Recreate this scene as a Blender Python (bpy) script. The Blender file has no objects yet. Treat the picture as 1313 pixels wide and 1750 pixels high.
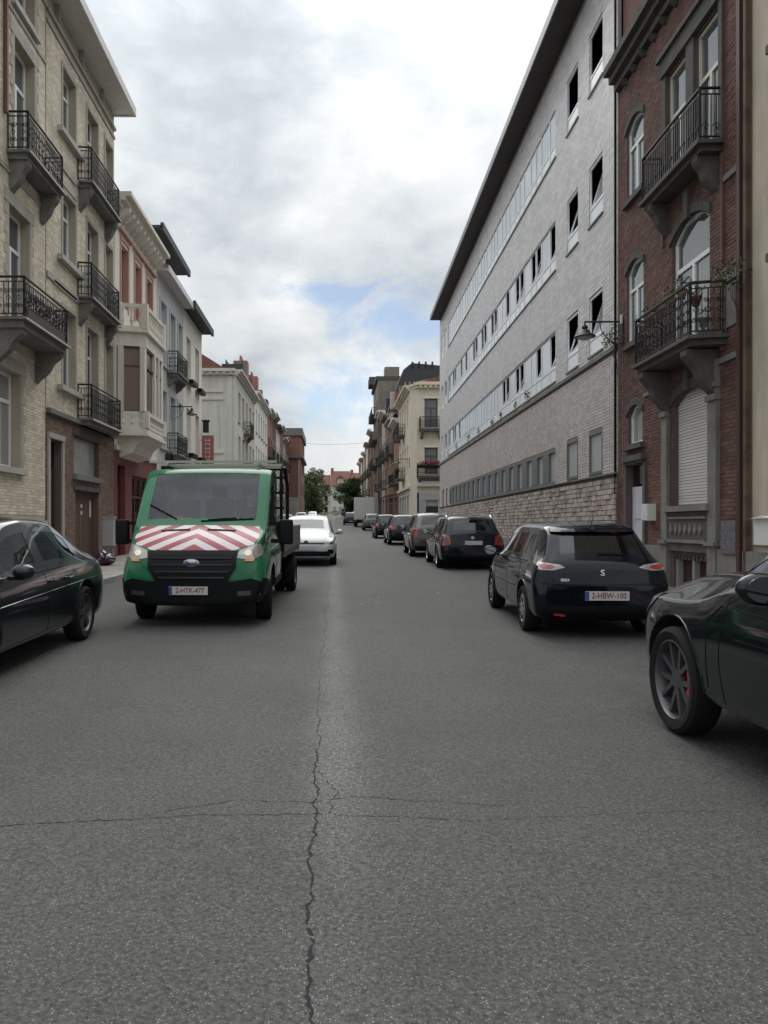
import bpy, bmesh, math, random
from mathutils import Vector, Matrix
from mathutils.bvhtree import BVHTree
R = math.radians
rnd = random.Random(7)
SC = bpy.context.scene
COL = SC.collection
# ---------------------------------------------------------------- camera
FPX, VX, VY, PW, PH, CAMH = 1300.0, 570.0, 898.0, 1313.0, 1750.0, 1.5
cd = bpy.data.cameras.new('camera'); cam = bpy.data.objects.new('camera', cd); COL.objects.link(cam)
cam.location = (0, 0, CAMH); cam.rotation_euler = (R(90), 0, 0)
cd.sensor_fit = 'AUTO'; cd.sensor_width = 36; cd.lens = 36 * FPX / PH
cd.shift_x = (PW / 2 - VX) / PH; cd.shift_y = (VY - PH / 2) / PH
cd.clip_start = 0.05; cd.clip_end = 3000
SC.camera = cam
SC.view_settings.view_transform = 'Standard'; SC.view_settings.look = 'None'
SC.view_settings.exposure = 0.42; SC.view_settings.gamma = 1; SC.view_settings.use_curve_mapping = False
SC.cycles.max_bounces = 6; SC.cycles.transparent_max_bounces = 12
SC.cycles.use_denoising = True
# ---------------------------------------------------------------- world
SUN_EL, SUN_AZ = 50.0, 2.0     # azimuth: degrees to the right of the street's direction
W = bpy.data.worlds.new('World'); SC.world = W; W.use_nodes = True
nt = W.node_tree; nt.nodes.clear()
def nd(t, **k):
    n = nt.nodes.new(t)
    for a, b in k.items(): setattr(n, a, b)
    return n
def mth(op, a, b=None, c=None, clamp=False):
    n = nd('ShaderNodeMath', operation=op); n.use_clamp = clamp
    for i, x in enumerate((a, b, c)):
        if x is None: continue
        if isinstance(x, (int, float)): n.inputs[i].default_value = x
        else: nt.links.new(x, n.inputs[i])
    return n.outputs[0]
tc = nd('ShaderNodeTexCoord'); sp = nd('ShaderNodeSeparateXYZ'); nt.links.new(tc.outputs['Generated'], sp.inputs[0])
dx, dy, dz = sp.outputs
zz = mth('ADD', mth('MAXIMUM', dz, 0.0), 0.22)
cb = nd('ShaderNodeCombineXYZ')
nt.links.new(mth('DIVIDE', dx, zz), cb.inputs[0]); nt.links.new(mth('DIVIDE', dy, zz), cb.inputs[1])
def noise(vec, scale, detail=8, rough=.55, dist=0.0, lac=2.0):
    n = nd('ShaderNodeTexNoise'); n.inputs['Scale'].default_value = scale; n.inputs['Detail'].default_value = detail
    n.inputs['Roughness'].default_value = rough; n.inputs['Distortion'].default_value = dist
    nt.links.new(vec, n.inputs['Vector']); return n.outputs['Fac']
def shifted(vec, off):
    n = nd('ShaderNodeVectorMath', operation='ADD'); nt.links.new(vec, n.inputs[0]); n.inputs[1].default_value = off; return n.outputs[0]
def vop(op, a, b):
    n = nd('ShaderNodeVectorMath', operation=op)
    for k, x in enumerate((a, b)):
        if isinstance(x, tuple): n.inputs[k].default_value = x
        else: nt.links.new(x, n.inputs[k])
    return n.outputs[0]
D_ = vop('MULTIPLY', tc.outputs['Generated'], (1.0, 1.0, 1.75))
wn = nd('ShaderNodeTexNoise'); wn.inputs['Scale'].default_value = 4.5; wn.inputs['Detail'].default_value = 7; wn.inputs['Roughness'].default_value = .62; nt.links.new(D_, wn.inputs['Vector'])
wv = nd('ShaderNodeVectorMath', operation='SCALE'); nt.links.new(vop('SUBTRACT', wn.outputs['Color'], (.5, .5, .5)), wv.inputs[0]); wv.inputs['Scale'].default_value = .34
Dw = vop('ADD', D_, wv.outputs[0])
def puff(off, scale, sm):
    v = nd('ShaderNodeTexVoronoi', feature='SMOOTH_F1'); v.inputs['Scale'].default_value = scale; v.inputs['Smoothness'].default_value = sm
    nt.links.new(shifted(Dw, off), v.inputs['Vector']); return mth('SUBTRACT', 1.0, v.outputs['Distance'])
n1 = noise(shifted(D_, (2.1, 1.7, .3)), 2.3, 8, .55, .3)
n2 = noise(shifted(D_, (8.4, 5.2, 0)), 11.0, 8, .6, .4)
dens = mth('ADD', mth('ADD', mth('MULTIPLY', n1, .48), mth('MULTIPLY', n2, .16)), mth('ADD', mth('MULTIPLY', puff((1.3, .4, .2), 3.4, .55), .22), mth('MULTIPLY', puff((.3, 2.4, .7), 8.0, .5), .14)))
BANK_ = True
ty = mth('MAXIMUM', dy, 0.05); tx = mth('DIVIDE', dx, ty); tz = mth('DIVIDE', dz, ty)
def blob(cx, cz, rx, rz):
    a = mth('DIVIDE', mth('SUBTRACT', tx, cx), rx); b = mth('DIVIDE', mth('SUBTRACT', tz, cz), rz)
    return mth('POWER', 2.718, mth('MULTIPLY', mth('ADD', mth('MULTIPLY', a, a), mth('MULTIPLY', b, b)), -1.0))
dens = mth('ADD', dens, mth('ADD', mth('MULTIPLY', blob(.02, .085, .13, .045), .13), mth('MULTIPLY', blob(.17, .60, .22, .22), .045)))
rp = nd('ShaderNodeValToRGB'); nt.links.new(dens, rp.inputs[0])
cr = rp.color_ramp; cr.elements[0].position = .34; cr.elements[0].color = (.45, .485, .51, 1)
cr.elements[1].position = .635; cr.elements[1].color = (.92, .93, .92, 1)
for p_, c_ in ((.42, (.52, .56, .59)), (.475, (.62, .66, .69)), (.53, (.72, .75, .765)), (.58, (.82, .84, .84))):
    e = cr.elements.new(p_); e.color = (*c_, 1)
# tangent-plane position in the street's direction, for the gaps in the cloud
yy = mth('MAXIMUM', dy, 0.05); tx = mth('DIVIDE', dx, yy); tz = mth('DIVIDE', dz, yy)
def blob(cx, cz, rx, rz):
    a = mth('DIVIDE', mth('SUBTRACT', tx, cx), rx); b = mth('DIVIDE', mth('SUBTRACT', tz, cz), rz)
    s = mth('ADD', mth('MULTIPLY', a, a), mth('MULTIPLY', b, b))
    return mth('POWER', 2.718, mth('MULTIPLY', s, -1.0))
gaps = mth('ADD', blob(.085, .272, .105, .046), blob(-.02, .305, .075, .020))
gaps = mth('ADD', gaps, mth('MULTIPLY', blob(.02, .165, .085, .042), 1.25))
gaps = mth('ADD', gaps, mth('MULTIPLY', blob(-.26, .31, .10, .02), .45))
nb = noise(D_, 12.0, 10, .65, .6)
gap = mth('MULTIPLY', mth('ADD', gaps, mth('MULTIPLY', mth('SUBTRACT', nb, .47), 4.0)), mth('MINIMUM', mth('MULTIPLY', gaps, 3.0), 1.0))
gmask = nd('ShaderNodeMapRange', interpolation_type='SMOOTHSTEP'); nt.links.new(gap, gmask.inputs[0])
gmask.inputs[1].default_value = .10; gmask.inputs[2].default_value = 1.5; gmask.inputs[4].default_value = .72
sky = nd('ShaderNodeTexSky', sky_type='NISHITA'); sky.sun_disc = False
sky.sun_elevation = R(SUN_EL); sky.sun_rotation = R(SUN_AZ); sky.dust_density = .3; sky.ozone_density = 2.0
bg1 = nd('ShaderNodeBackground'); nt.links.new(sky.outputs[0], bg1.inputs[0]); bg1.inputs[1].default_value = .08
# overcast brightens gently towards the zenith
up = mth('ADD', mth('MULTIPLY', mth('POWER', mth('MAXIMUM', dz, 0.0), 3.0), 1.6), .80)
grd = nd('ShaderNodeMix', data_type='RGBA'); nt.links.new(mth('GREATER_THAN', dz, -0.02), grd.inputs[0])
grd.inputs[6].default_value = (.12, .12, .12, 1); nt.links.new(rp.outputs[0], grd.inputs[7])
bg2 = nd('ShaderNodeBackground'); nt.links.new(grd.outputs[2], bg2.inputs[0]); nt.links.new(up, bg2.inputs[1])
mx = nd('ShaderNodeMixShader'); nt.links.new(gmask.outputs[0], mx.inputs[0]); nt.links.new(bg2.outputs[0], mx.inputs[1]); nt.links.new(bg1.outputs[0], mx.inputs[2])
wo = nd('ShaderNodeOutputWorld'); nt.links.new(mx.outputs[0], wo.inputs[0])
# ---------------------------------------------------------------- sun (behind cloud: weak and very soft)
sl = bpy.data.lights.new('sun', 'SUN'); so = bpy.data.objects.new('sun', sl); COL.objects.link(so)
sl.energy = 1.5; sl.angle = R(50); sl.color = (1, .96, .9)
so.rotation_euler = (R(90 - SUN_EL), 0, R(180 - SUN_AZ)); so.location = (0, 0, 60)

# ---------------------------------------------------------------- materials
MATS = {}
def M(name, col, rough=.7, metal=0.0, var=.12, scale=1.5, bump=0.0, bscale=60, coat=0.0, spec=.5, rand=0.0, streak=0.0, emit=0.0, obj=False, col2=None, alpha=None, cior=1.5):
    if name in MATS: return MATS[name]
    m = bpy.data.materials.new(name); m.use_nodes = True; t = m.node_tree; N = t.nodes; L = t.links
    b = N['Principled BSDF']; MATS[name] = m
    b.inputs['Roughness'].default_value = rough; b.inputs['Metallic'].default_value = metal
    b.inputs['Coat Weight'].default_value = coat; b.inputs['Coat IOR'].default_value = cior; b.inputs['Coat Roughness'].default_value = .04
    b.inputs['Specular IOR Level'].default_value = spec
    if obj: co = N.new('ShaderNodeTexCoord').outputs['Object']
    else: co = N.new('ShaderNodeNewGeometry').outputs['Position']
    def mathn(op, a, bb):
        n = N.new('ShaderNodeMath'); n.operation = op
        for i, x in enumerate((a, bb)):
            if isinstance(x, (int, float)): n.inputs[i].default_value = x
            else: L.new(x, n.inputs[i])
        return n.outputs[0]
    f = 1.0
    if var:
        nz = N.new('ShaderNodeTexNoise'); nz.inputs['Scale'].default_value = scale; nz.inputs['Detail'].default_value = 6; nz.inputs['Roughness'].default_value = .6
        L.new(co, nz.inputs['Vector']); f = mathn('ADD', mathn('MULTIPLY', nz.outputs['Fac'], 2 * var * 1.6), 1 - var * 1.6)
    if streak:
        mp = N.new('ShaderNodeMapping'); mp.inputs['Scale'].default_value = (2.2, 2.2, .25); L.new(co, mp.inputs['Vector'])
        nz = N.new('ShaderNodeTexNoise'); nz.inputs['Scale'].default_value = 1.6; nz.inputs['Detail'].default_value = 7; nz.inputs['Roughness'].default_value = .65
        L.new(mp.outputs[0], nz.inputs['Vector']); g = mathn('ADD', mathn('MULTIPLY', nz.outputs['Fac'], 2 * streak * 1.6), 1 - streak * 1.6)
        f = mathn('MULTIPLY', g, f)
    if rand:
        ge = N.new('ShaderNodeNewGeometry'); oi = N.new('ShaderNodeObjectInfo')
        fr = mathn('FRACT', mathn('ADD', ge.outputs['Random Per Island'], mathn('MULTIPLY', oi.outputs['Random'], 7.31)), 0.0)
        g = mathn('ADD', mathn('MULTIPLY', fr, 2 * rand), 1 - rand); f = mathn('MULTIPLY', g, f)
    if col2 is not None:
        nz = N.new('ShaderNodeTexNoise'); nz.inputs['Scale'].default_value = scale * 2.3; nz.inputs['Detail'].default_value = 5
        L.new(co, nz.inputs['Vector']); rr = N.new('ShaderNodeValToRGB'); L.new(nz.outputs['Fac'], rr.inputs[0])
        rr.color_ramp.elements[0].position = .42; rr.color_ramp.elements[1].position = .62
        rr.color_ramp.elements[0].color = (*col, 1); rr.color_ramp.elements[1].color = (*col2, 1); base = rr.outputs[0]
    else:
        rg = N.new('ShaderNodeRGB'); rg.outputs[0].default_value = (*col, 1); base = rg.outputs[0]
    if isinstance(f, float): L.new(base, b.inputs['Base Color'])
    else:
        v = N.new('ShaderNodeVectorMath'); v.operation = 'SCALE'; L.new(base, v.inputs[0]); L.new(f, v.inputs['Scale']); L.new(v.outputs[0], b.inputs['Base Color'])
    if bump:
        nz = N.new('ShaderNodeTexNoise'); nz.inputs['Scale'].default_value = bscale; nz.inputs['Detail'].default_value = 5; L.new(co, nz.inputs['Vector'])
        bp = N.new('ShaderNodeBump'); bp.inputs['Strength'].default_value = min(1, bump); bp.inputs['Distance'].default_value = .02 * max(1, bump)
        L.new(nz.outputs['Fac'], bp.inputs['Height']); L.new(bp.outputs[0], b.inputs['Normal'])
    if emit:
        b.inputs['Emission Color'].default_value = (*col, 1); b.inputs['Emission Strength'].default_value = emit
    return m
def glass(name, tint=(.55, .6, .6), through=.5, dark=(.015, .017, .02), rough=.02, ior=1.5, wav=0.0):
    """window glass: mirror by Fresnel over partly see-through, partly dark"""
    if name in MATS: return MATS[name]
    m = bpy.data.materials.new(name); m.use_nodes = True; t = m.node_tree; N = t.nodes; L = t.links; N.clear(); MATS[name] = m
    gl = N.new('ShaderNodeBsdfGlossy'); gl.inputs['Roughness'].default_value = rough; gl.inputs['Color'].default_value = (.95, .97, 1, 1)
    tr = N.new('ShaderNodeBsdfTransparent'); tr.inputs[0].default_value = (*tint, 1)
    df = N.new('ShaderNodeBsdfDiffuse'); df.inputs[0].default_value = (*dark, 1)
    fr = N.new('ShaderNodeFresnel'); fr.inputs[0].default_value = ior
    m1 = N.new('ShaderNodeMixShader'); m1.inputs[0].default_value = through; L.new(df.outputs[0], m1.inputs[1]); L.new(tr.outputs[0], m1.inputs[2])
    m2 = N.new('ShaderNodeMixShader'); L.new(fr.outputs[0], m2.inputs[0]); L.new(m1.outputs[0], m2.inputs[1]); L.new(gl.outputs[0], m2.inputs[2])
    if wav:
        co = N.new('ShaderNodeNewGeometry'); nz = N.new('ShaderNodeTexNoise'); nz.inputs['Scale'].default_value = 1.3; L.new(co.outputs['Position'], nz.inputs['Vector'])
        bp = N.new('ShaderNodeBump'); bp.inputs['Strength'].default_value = wav; bp.inputs['Distance'].default_value = .05; L.new(nz.outputs['Fac'], bp.inputs['Height'])
        L.new(bp.outputs[0], gl.inputs['Normal'])
    o = N.new('ShaderNodeOutputMaterial'); L.new(m2.outputs[0], o.inputs[0]); return m

# ---------------------------------------------------------------- mesh helpers
class Frame:
    """facade frame: u runs up the street, n stands out from the wall towards the street, z is height"""
    def __init__(s, ox=0, oy=0, d=(1, 0), n=(0, 1)):
        s.o = (ox, oy); l = math.hypot(*d); s.d = (d[0] / l, d[1] / l); s.n = n
        l = math.hypot(*n); s.n = (n[0] / l, n[1] / l); s.flip = (s.d[0] * s.n[1] - s.d[1] * s.n[0]) < 0
    def P(s, u, n, z): return (s.o[0] + u * s.d[0] + n * s.n[0], s.o[1] + u * s.d[1] + n * s.n[1], z)
ID = Frame()
FL = Frame(-7.2, 0, (0, 1), (1, 0))
FR = Frame(6.256, 0, (.0192, 1), (-1, .0192))
def proj(p): return (VX + FPX * p[0] / p[1], VY - FPX * (p[2] - CAMH) / p[1]) if p[1] > .1 else (-9999, -9999)
def inview(p): 
    q = proj(p); return -20 < q[0] < PW + 20 and -20 < q[1] < PH + 20
class MB:
    def __init__(s, F=ID): s.v = []; s.f = []; s.m = []; s.F = F; s.big = False
    def poly(s, pts, mi=0, F=None):
        F = F or s.F; i = len(s.v); s.v += [F.P(*p) for p in pts]; s.f.append(tuple(range(i, i + len(pts)))); s.m.append(mi)
    def box(s, u0, u1, n0, n1, z0, z1, mi=0, skip='', F=None):
        F = F or s.F
        if u1 < u0: u0, u1 = u1, u0
        if n1 < n0: n0, n1 = n1, n0
        i = len(s.v)
        s.v += [F.P(u, n, z) for z in (z0, z1) for u, n in ((u0, n0), (u1, n0), (u1, n1), (u0, n1))]
        fs = {'b': (3, 2, 1, 0), 't': (4, 5, 6, 7), 'n': (0, 1, 5, 4), 'r': (1, 2, 6, 5), 'f': (2, 3, 7, 6), 'l': (3, 0, 4, 7)}
        for k, q in fs.items():
            if k in skip: continue
            if F.flip: q = q[::-1]
            s.f.append(tuple(i + a for a in q)); s.m.append(mi)
    def prism(s, pts, a0, a1, axis='u', mi=0, F=None):
        """pts = polygon in the other two coordinates (n,z) for 'u', (u,z) for 'n', (u,n) for 'z'"""
        F = F or s.F
        def q(p, a): return {'u': (a, p[0], p[1]), 'n': (p[0], a, p[1]), 'z': (p[0], p[1], a)}[axis]
        i = len(s.v); n = len(pts)
        s.v += [F.P(*q(p, a0)) for p in pts] + [F.P(*q(p, a1)) for p in pts]
        s.f.append(tuple(range(i, i + n))); s.m.append(mi); s.f.append(tuple(range(i + 2 * n - 1, i + n - 1, -1))); s.m.append(mi)
        for k in range(n):
            l = (k + 1) % n; s.f.append((i + k, i + k + n, i + l + n, i + l)); s.m.append(mi)
    def tube(s, pts, r, k=5, mi=0, closed=False, F=None, r2=None):
        F = F or s.F; P = [Vector(F.P(*p)) for p in pts]; n = len(P); i0 = len(s.v)
        for a in range(n):
            if closed: t = P[(a + 1) % n] - P[a - 1]
            else: t = P[min(a + 1, n - 1)] - P[max(a - 1, 0)]
            t.normalize(); up = Vector((0, 0, 1)) if abs(t.z) < .9 else Vector((1, 0, 0))
            x = t.cross(up).normalized(); y = x.cross(t)
            rr = r if r2 is None else r + (r2 - r) * a / (n - 1)
            for b in range(k):
                an = 2 * math.pi * (b + .5) / k; s.v.append(tuple(P[a] + x * (rr * math.cos(an)) + y * (rr * math.sin(an))))
        for a in range(n if closed else n - 1):
            for b in range(k):
                c = (a + 1) % n; d = (b + 1) % k
                s.f.append((i0 + a * k + b, i0 + a * k + d, i0 + c * k + d, i0 + c * k + b)); s.m.append(mi)
        if not closed:
            s.f.append(tuple(i0 + b for b in range(k))[::-1]); s.m.append(mi)
            s.f.append(tuple(i0 + (n - 1) * k + b for b in range(k))); s.m.append(mi)
    def lathe(s, prof, c, axis='z', k=24, mi=0, caps=True):
        """prof: (r, h); c: centre; closed ring surface, open where r=0"""
        i0 = len(s.v)
        for r, h in prof:
            for b in range(k):
                an = 2 * math.pi * b / k; x, y = r * math.cos(an), r * math.sin(an)
                p = {'z': (x, y, h), 'x': (h, x, y), 'y': (x, h, y)}[axis]
                s.v.append(s.F.P(c[0] + p[0], c[1] + p[1], c[2] + p[2]))
        for a in range(len(prof) - 1):
            for b in range(k):
                d = (b + 1) % k; s.f.append((i0 + a * k + b, i0 + a * k + d, i0 + (a + 1) * k + d, i0 + (a + 1) * k + b)); s.m.append(mi)
        for a, rv in ((0, True), (len(prof) - 1, False)) if caps else ():
            q = tuple(i0 + a * k + b for b in range(k)); s.f.append(q[::-1] if rv else q); s.m.append(mi)
    def build(s, name, mats, parent=None, org=(0, 0, 0), smooth=False, label=None, kind=None, recalc=True, merge=False):
        me = bpy.data.meshes.new(name); ox, oy, oz = org
        me.from_pydata([(a - ox, b - oy, c - oz) for a, b, c in s.v], [], s.f)
        if not isinstance(mats, (list, tuple)): mats = [mats]
        for m in mats: me.materials.append(m)
        if any(s.m): me.polygons.foreach_set('material_index', s.m)
        if (recalc and len(s.f) < 15000) or merge:
            bm = bmesh.new(); bm.from_mesh(me)
            if merge: bmesh.ops.remove_doubles(bm, verts=bm.verts, dist=1e-4)
            bmesh.ops.recalc_face_normals(bm, faces=bm.faces); bm.to_mesh(me); bm.free()
        if smooth:
            me.polygons.foreach_set('use_smooth', [True] * len(me.polygons))
            try: me.set_sharp_from_angle(angle=R(38))
            except Exception: pass
        me.update()
        return link(name, me, parent, label, kind)
def link(name, me, parent=None, label=None, kind=None):
    o = bpy.data.objects.new(name, me); COL.objects.link(o)
    if parent is not None: o.parent = parent
    if label: o['label'] = label
    if kind: o['kind'] = kind
    return o
def thing(name, label, cat, loc=(0, 0, 0), rot=(0, 0, 0), group=None):
    o = bpy.data.objects.new(name, None); COL.objects.link(o); o.location = loc; o.rotation_euler = rot
    o.empty_display_size = .3; o['label'] = label; o['category'] = cat
    if group: o['group'] = group
    return o
def tagt(o, label, cat, group=None):
    o['label'] = label; o['category'] = cat
    if group: o['group'] = group
    return o
def copy_tree(o, parent=None):
    c = o.copy(); COL.objects.link(c); c.parent = parent
    for ch in list(o.children): copy_tree(ch, c)
    return c
def ground(y):
    if y < 60: return .0138 * y
    if y < 250: return .828 + .0224 * (y - 60)
    return .828 + .0224 * 190
def setk(o): o['kind'] = 'structure'; return o
# ---------------------------------------------------------------- palette
def asphalt():
    m = M('asphalt', (.080, .0785, .0755), .82, var=.10, scale=.35, bump=0); N = m.node_tree.nodes; L = m.node_tree.links; b = N['Principled BSDF']
    src = b.inputs['Base Color'].links[0].from_socket
    g = N.new('ShaderNodeNewGeometry'); P = g.outputs['Position']
    def mt(op, a, bb, cl=False):
        n = N.new('ShaderNodeMath'); n.operation = op; n.use_clamp = cl
        for i, x in enumerate((a, bb)):
            if isinstance(x, (int, float)): n.inputs[i].default_value = x
            else: L.new(x, n.inputs[i])
        return n.outputs[0]
    v = N.new('ShaderNodeTexVoronoi'); v.inputs['Scale'].default_value = 110; L.new(P, v.inputs['Vector'])
    sv = N.new('ShaderNodeSeparateColor'); L.new(v.outputs['Color'], sv.inputs[0])
    stone = mt('MULTIPLY', mt('SUBTRACT', .50, v.outputs['Distance'], True), 2.0)
    r_ = mt('POWER', sv.outputs[0], 3.0)
    sp_ = mt('ADD', .60, mt('MULTIPLY', mt('MULTIPLY', r_, stone), 3.3))
    v2 = N.new('ShaderNodeTexNoise'); v2.inputs['Scale'].default_value = 55; v2.inputs['Detail'].default_value = 4; L.new(P, v2.inputs['Vector'])
    sp_ = mt('ADD', sp_, mt('MULTIPLY', mt('SUBTRACT', v2.outputs['Fac'], .5), 1.9))
    # scattered pale chips
    v3 = N.new('ShaderNodeTexVoronoi'); v3.inputs['Scale'].default_value = 21; L.new(P, v3.inputs['Vector'])
    s3 = N.new('ShaderNodeSeparateColor'); L.new(v3.outputs['Color'], s3.inputs[0])
    chip = mt('MULTIPLY', mt('LESS_THAN', v3.outputs['Distance'], .12), mt('GREATER_THAN', s3.outputs[1], .72))
    sp_ = mt('ADD', sp_, mt('MULTIPLY', chip, .45))
    # paler worn seam along the middle, darker wheel lanes
    s = N.new('ShaderNodeSeparateXYZ'); L.new(P, s.inputs[0]); x = s.outputs[0]; y = s.outputs[1]
    wob = N.new('ShaderNodeTexNoise'); wob.inputs['Scale'].default_value = .7; wob.inputs['Detail'].default_value = 6; L.new(P, wob.inputs['Vector'])
    xs = mt('ADD', x, mt('MULTIPLY', mt('SUBTRACT', wob.outputs['Fac'], .5), .25))
    def band(c, w, k):
        a = mt('DIVIDE', mt('SUBTRACT', xs, c), w); return mt('MULTIPLY', mt('POWER', 2.718, mt('MULTIPLY', mt('MULTIPLY', a, a), -1)), k)
    fade = mt('MINIMUM', mt('MAXIMUM', mt('MULTIPLY', mt('SUBTRACT', y, 2.4), .45), .22), 1.0)
    seam = mt('MULTIPLY', band(.02, .17, .85), fade)
    tot = mt('ADD', mt('ADD', mt('ADD', 1.0, seam), band(-2.0, .5, -.10)), mt('ADD', band(1.6, .5, -.06), band(3.3, .7, -.12)))
    big = N.new('ShaderNodeTexNoise'); big.inputs['Scale'].default_value = .9; big.inputs['Detail'].default_value = 7; big.inputs['Roughness'].default_value = .7; L.new(P, big.inputs['Vector'])
    tot = mt('MULTIPLY', tot, mt('ADD', .68, mt('MULTIPLY', big.outputs['Fac'], .62)))
    st_ = N.new('ShaderNodeTexNoise'); st_.inputs['Scale'].default_value = .55; st_.inputs['Detail'].default_value = 9; st_.inputs['Roughness'].default_value = .68; L.new(P, st_.inputs['Vector'])
    sm = N.new('ShaderNodeMapRange'); sm.interpolation_type = 'SMOOTHSTEP'; L.new(st_.outputs['Fac'], sm.inputs[0]); sm.inputs[1].default_value = .50; sm.inputs[2].default_value = .68; sm.inputs[3].default_value = 1.0; sm.inputs[4].default_value = .80
    tot = mt('MULTIPLY', tot, sm.outputs[0])
    tot = mt('MULTIPLY', tot, sp_)
    vm = N.new('ShaderNodeVectorMath'); vm.operation = 'SCALE'; L.new(src, vm.inputs[0]); L.new(tot, vm.inputs['Scale']); L.new(vm.outputs[0], b.inputs['Base Color'])
    bp = N.new('ShaderNodeBump'); bp.inputs['Strength'].default_value = .55; bp.inputs['Distance'].default_value = .004
    L.new(mt('ADD', v.outputs['Distance'], v2.outputs['Fac']), bp.inputs['Height']); L.new(bp.outputs[0], b.inputs['Normal'])
    return m
ASPH = asphalt()
PAVE = M('pavement slabs', (.30, .28, .25), .85, rand=.16, var=.12, scale=2, bump=.2)
PAVEJ = M('pavement joint', (.12, .115, .10), .9)
KERB = M('kerb bluestone', (.26, .26, .25), .8, rand=.12, var=.15)
CRACK = M('crack filler', (.012, .012, .012), .95, var=0)
WTILE = M('glazed pale tile', (.57, .55, .55), .42, rand=.13, var=.07, scale=.5, streak=.10, bump=.0)
WTILE2 = M('pinkish pale tile', (.52, .47, .455), .45, rand=.15, var=.08, scale=.5, streak=.14)
GROUT = M('tile joint', (.25, .235, .235), .9)
RSTONE = M('rough split stone', (.39, .335, .31), .9, rand=.28, var=.25, scale=6, bump=.9, bscale=22)
RSTJ = M('stone joint', (.14, .12, .11), .95)
ALU = M('grey aluminium frame', (.17, .175, .18), .45, .3, var=.05)
ALUL = M('pale aluminium frame', (.78, .80, .82), .35, .0, var=.05)
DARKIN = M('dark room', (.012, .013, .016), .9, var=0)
SOFFIT = M('dark brown soffit', (.055, .045, .045), .7, var=.15)
BRICKR = M('red brown brick', (.125, .062, .049), .85, rand=.30, var=.24, scale=1.2, bump=.08, streak=.22)
MORTR = M('dark mortar', (.11, .085, .075), .95)
BRICKO = M('orange brick', (.23, .115, .085), .85, rand=.25, var=.2, scale=1.5)
BRICKY = M('yellow brick', (.64, .57, .45), .82, rand=.16, var=.14, scale=1.1, streak=.20, bump=.06)
MORTY = M('yellow wall mortar', (.40, .355, .27), .95, streak=.1)
BRICKB = M('brown ground floor brick', (.20, .13, .10), .85, rand=.22, var=.15, streak=.1, bump=.3)
MORTB = M('brown mortar', (.14, .10, .085), .95)
BLUEST = M('weathered bluestone', (.17, .165, .155), .85, var=.3, scale=3, streak=.25, bump=.3, bscale=30)
BLUESTD = M('dark sooty stone', (.085, .08, .075), .9, var=.3, scale=4, streak=.25)
STONEL = M('pale dressed stone', (.38, .355, .315), .85, var=.2, streak=.2)
CREAM = M('cream render', (.62, .555, .44), .85, var=.08, streak=.14)
CREAMP = M('pale cream paint', (.66, .62, .54), .85, var=.08, streak=.16)
CREAMR = M('beige render neighbour', (.45, .39, .31), .88, var=.2, streak=.25, bump=.2)
WHITEP = M('off white paint', (.66, .65, .61), .8, var=.08, streak=.15)
WHITEW = M('dull white render', (.50, .485, .44), .85, var=.1, streak=.15)
PINK = M('salmon window surround', (.44, .25, .20), .8, var=.12)
BURG = M('burgundy paint', (.155, .035, .036), .65, var=.2, streak=.15)
BURGD = M('dark burgundy door paint', (.07, .012, .014), .5, var=.1)
GREYB = M('blue grey paint', (.47, .465, .455), .8, var=.12, streak=.15)
IRON = M('black wrought iron', (.007, .008, .012), .5, .0, var=.1)
SLAB = M('balcony stone', (.16, .155, .145), .85, var=.35, scale=4, streak=.3)
SLABL = M('pale balcony edge', (.42, .41, .38), .85, var=.2, streak=.2)
FRW = M('white window frame', (.78, .79, .77), .5, var=.05)
FRB = M('brown window frame', (.09, .05, .035), .55, var=.1)
FRG = M('grey window frame', (.30, .31, .31), .5, var=.08)
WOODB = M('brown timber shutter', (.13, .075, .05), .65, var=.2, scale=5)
SHUT = M('white roller shutter slat', (.60, .58, .56), .55, rand=.05, var=.04)
GUT = M('white gutter board', (.60, .59, .56), .7, var=.1, streak=.12)
SLATE = M('dark slate', (.035, .036, .042), .6, var=.25, scale=5)
TILER = M('red roof tile', (.17, .07, .048), .8, var=.25, scale=4, rand=.2)
LEAF = M('dark leaf', (.042, .075, .02), .7, rand=.45, var=.3, scale=.8)
LEAFP = M('potted plant leaf', (.05, .085, .03), .7, rand=.45)
FLOWR = M('red flowers', (.24, .03, .035), .7, rand=.4)
BARK = M('bark', (.06, .045, .035), .9, bump=.5)
WG = glass('window glass', through=.0, dark=(.09, .10, .105), ior=1.85, wav=.08)
WGD = glass('dark window glass', through=0, dark=(.012, .013, .015), ior=1.45, wav=.08)
WGC = glass('curtained window glass', through=0, dark=(.30, .30, .285), wav=.08)
WGS = glass('office window glass', through=0, dark=(.44, .46, .48), ior=2.6, wav=.03)  # pale diffuse base stands in for bright sky mirrored in the panes
FROST = M('frosted glass panel', (.40, .41, .41), .3, var=.05)
BLACKP = M('black plastic', (.004, .004, .006), .5, var=.05, spec=.2)
RUB = M('tyre rubber', (.010, .010, .010), .85, spec=.25, var=.1, obj=True)
TRIMG = M('grey plastic box', (.36, .37, .37), .5, var=.05)
WBOX = M('white meter box', (.62, .62, .60), .5, var=.08)
TEXTR = M('plate red lettering', (.22, .015, .02), .5, var=0)
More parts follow.
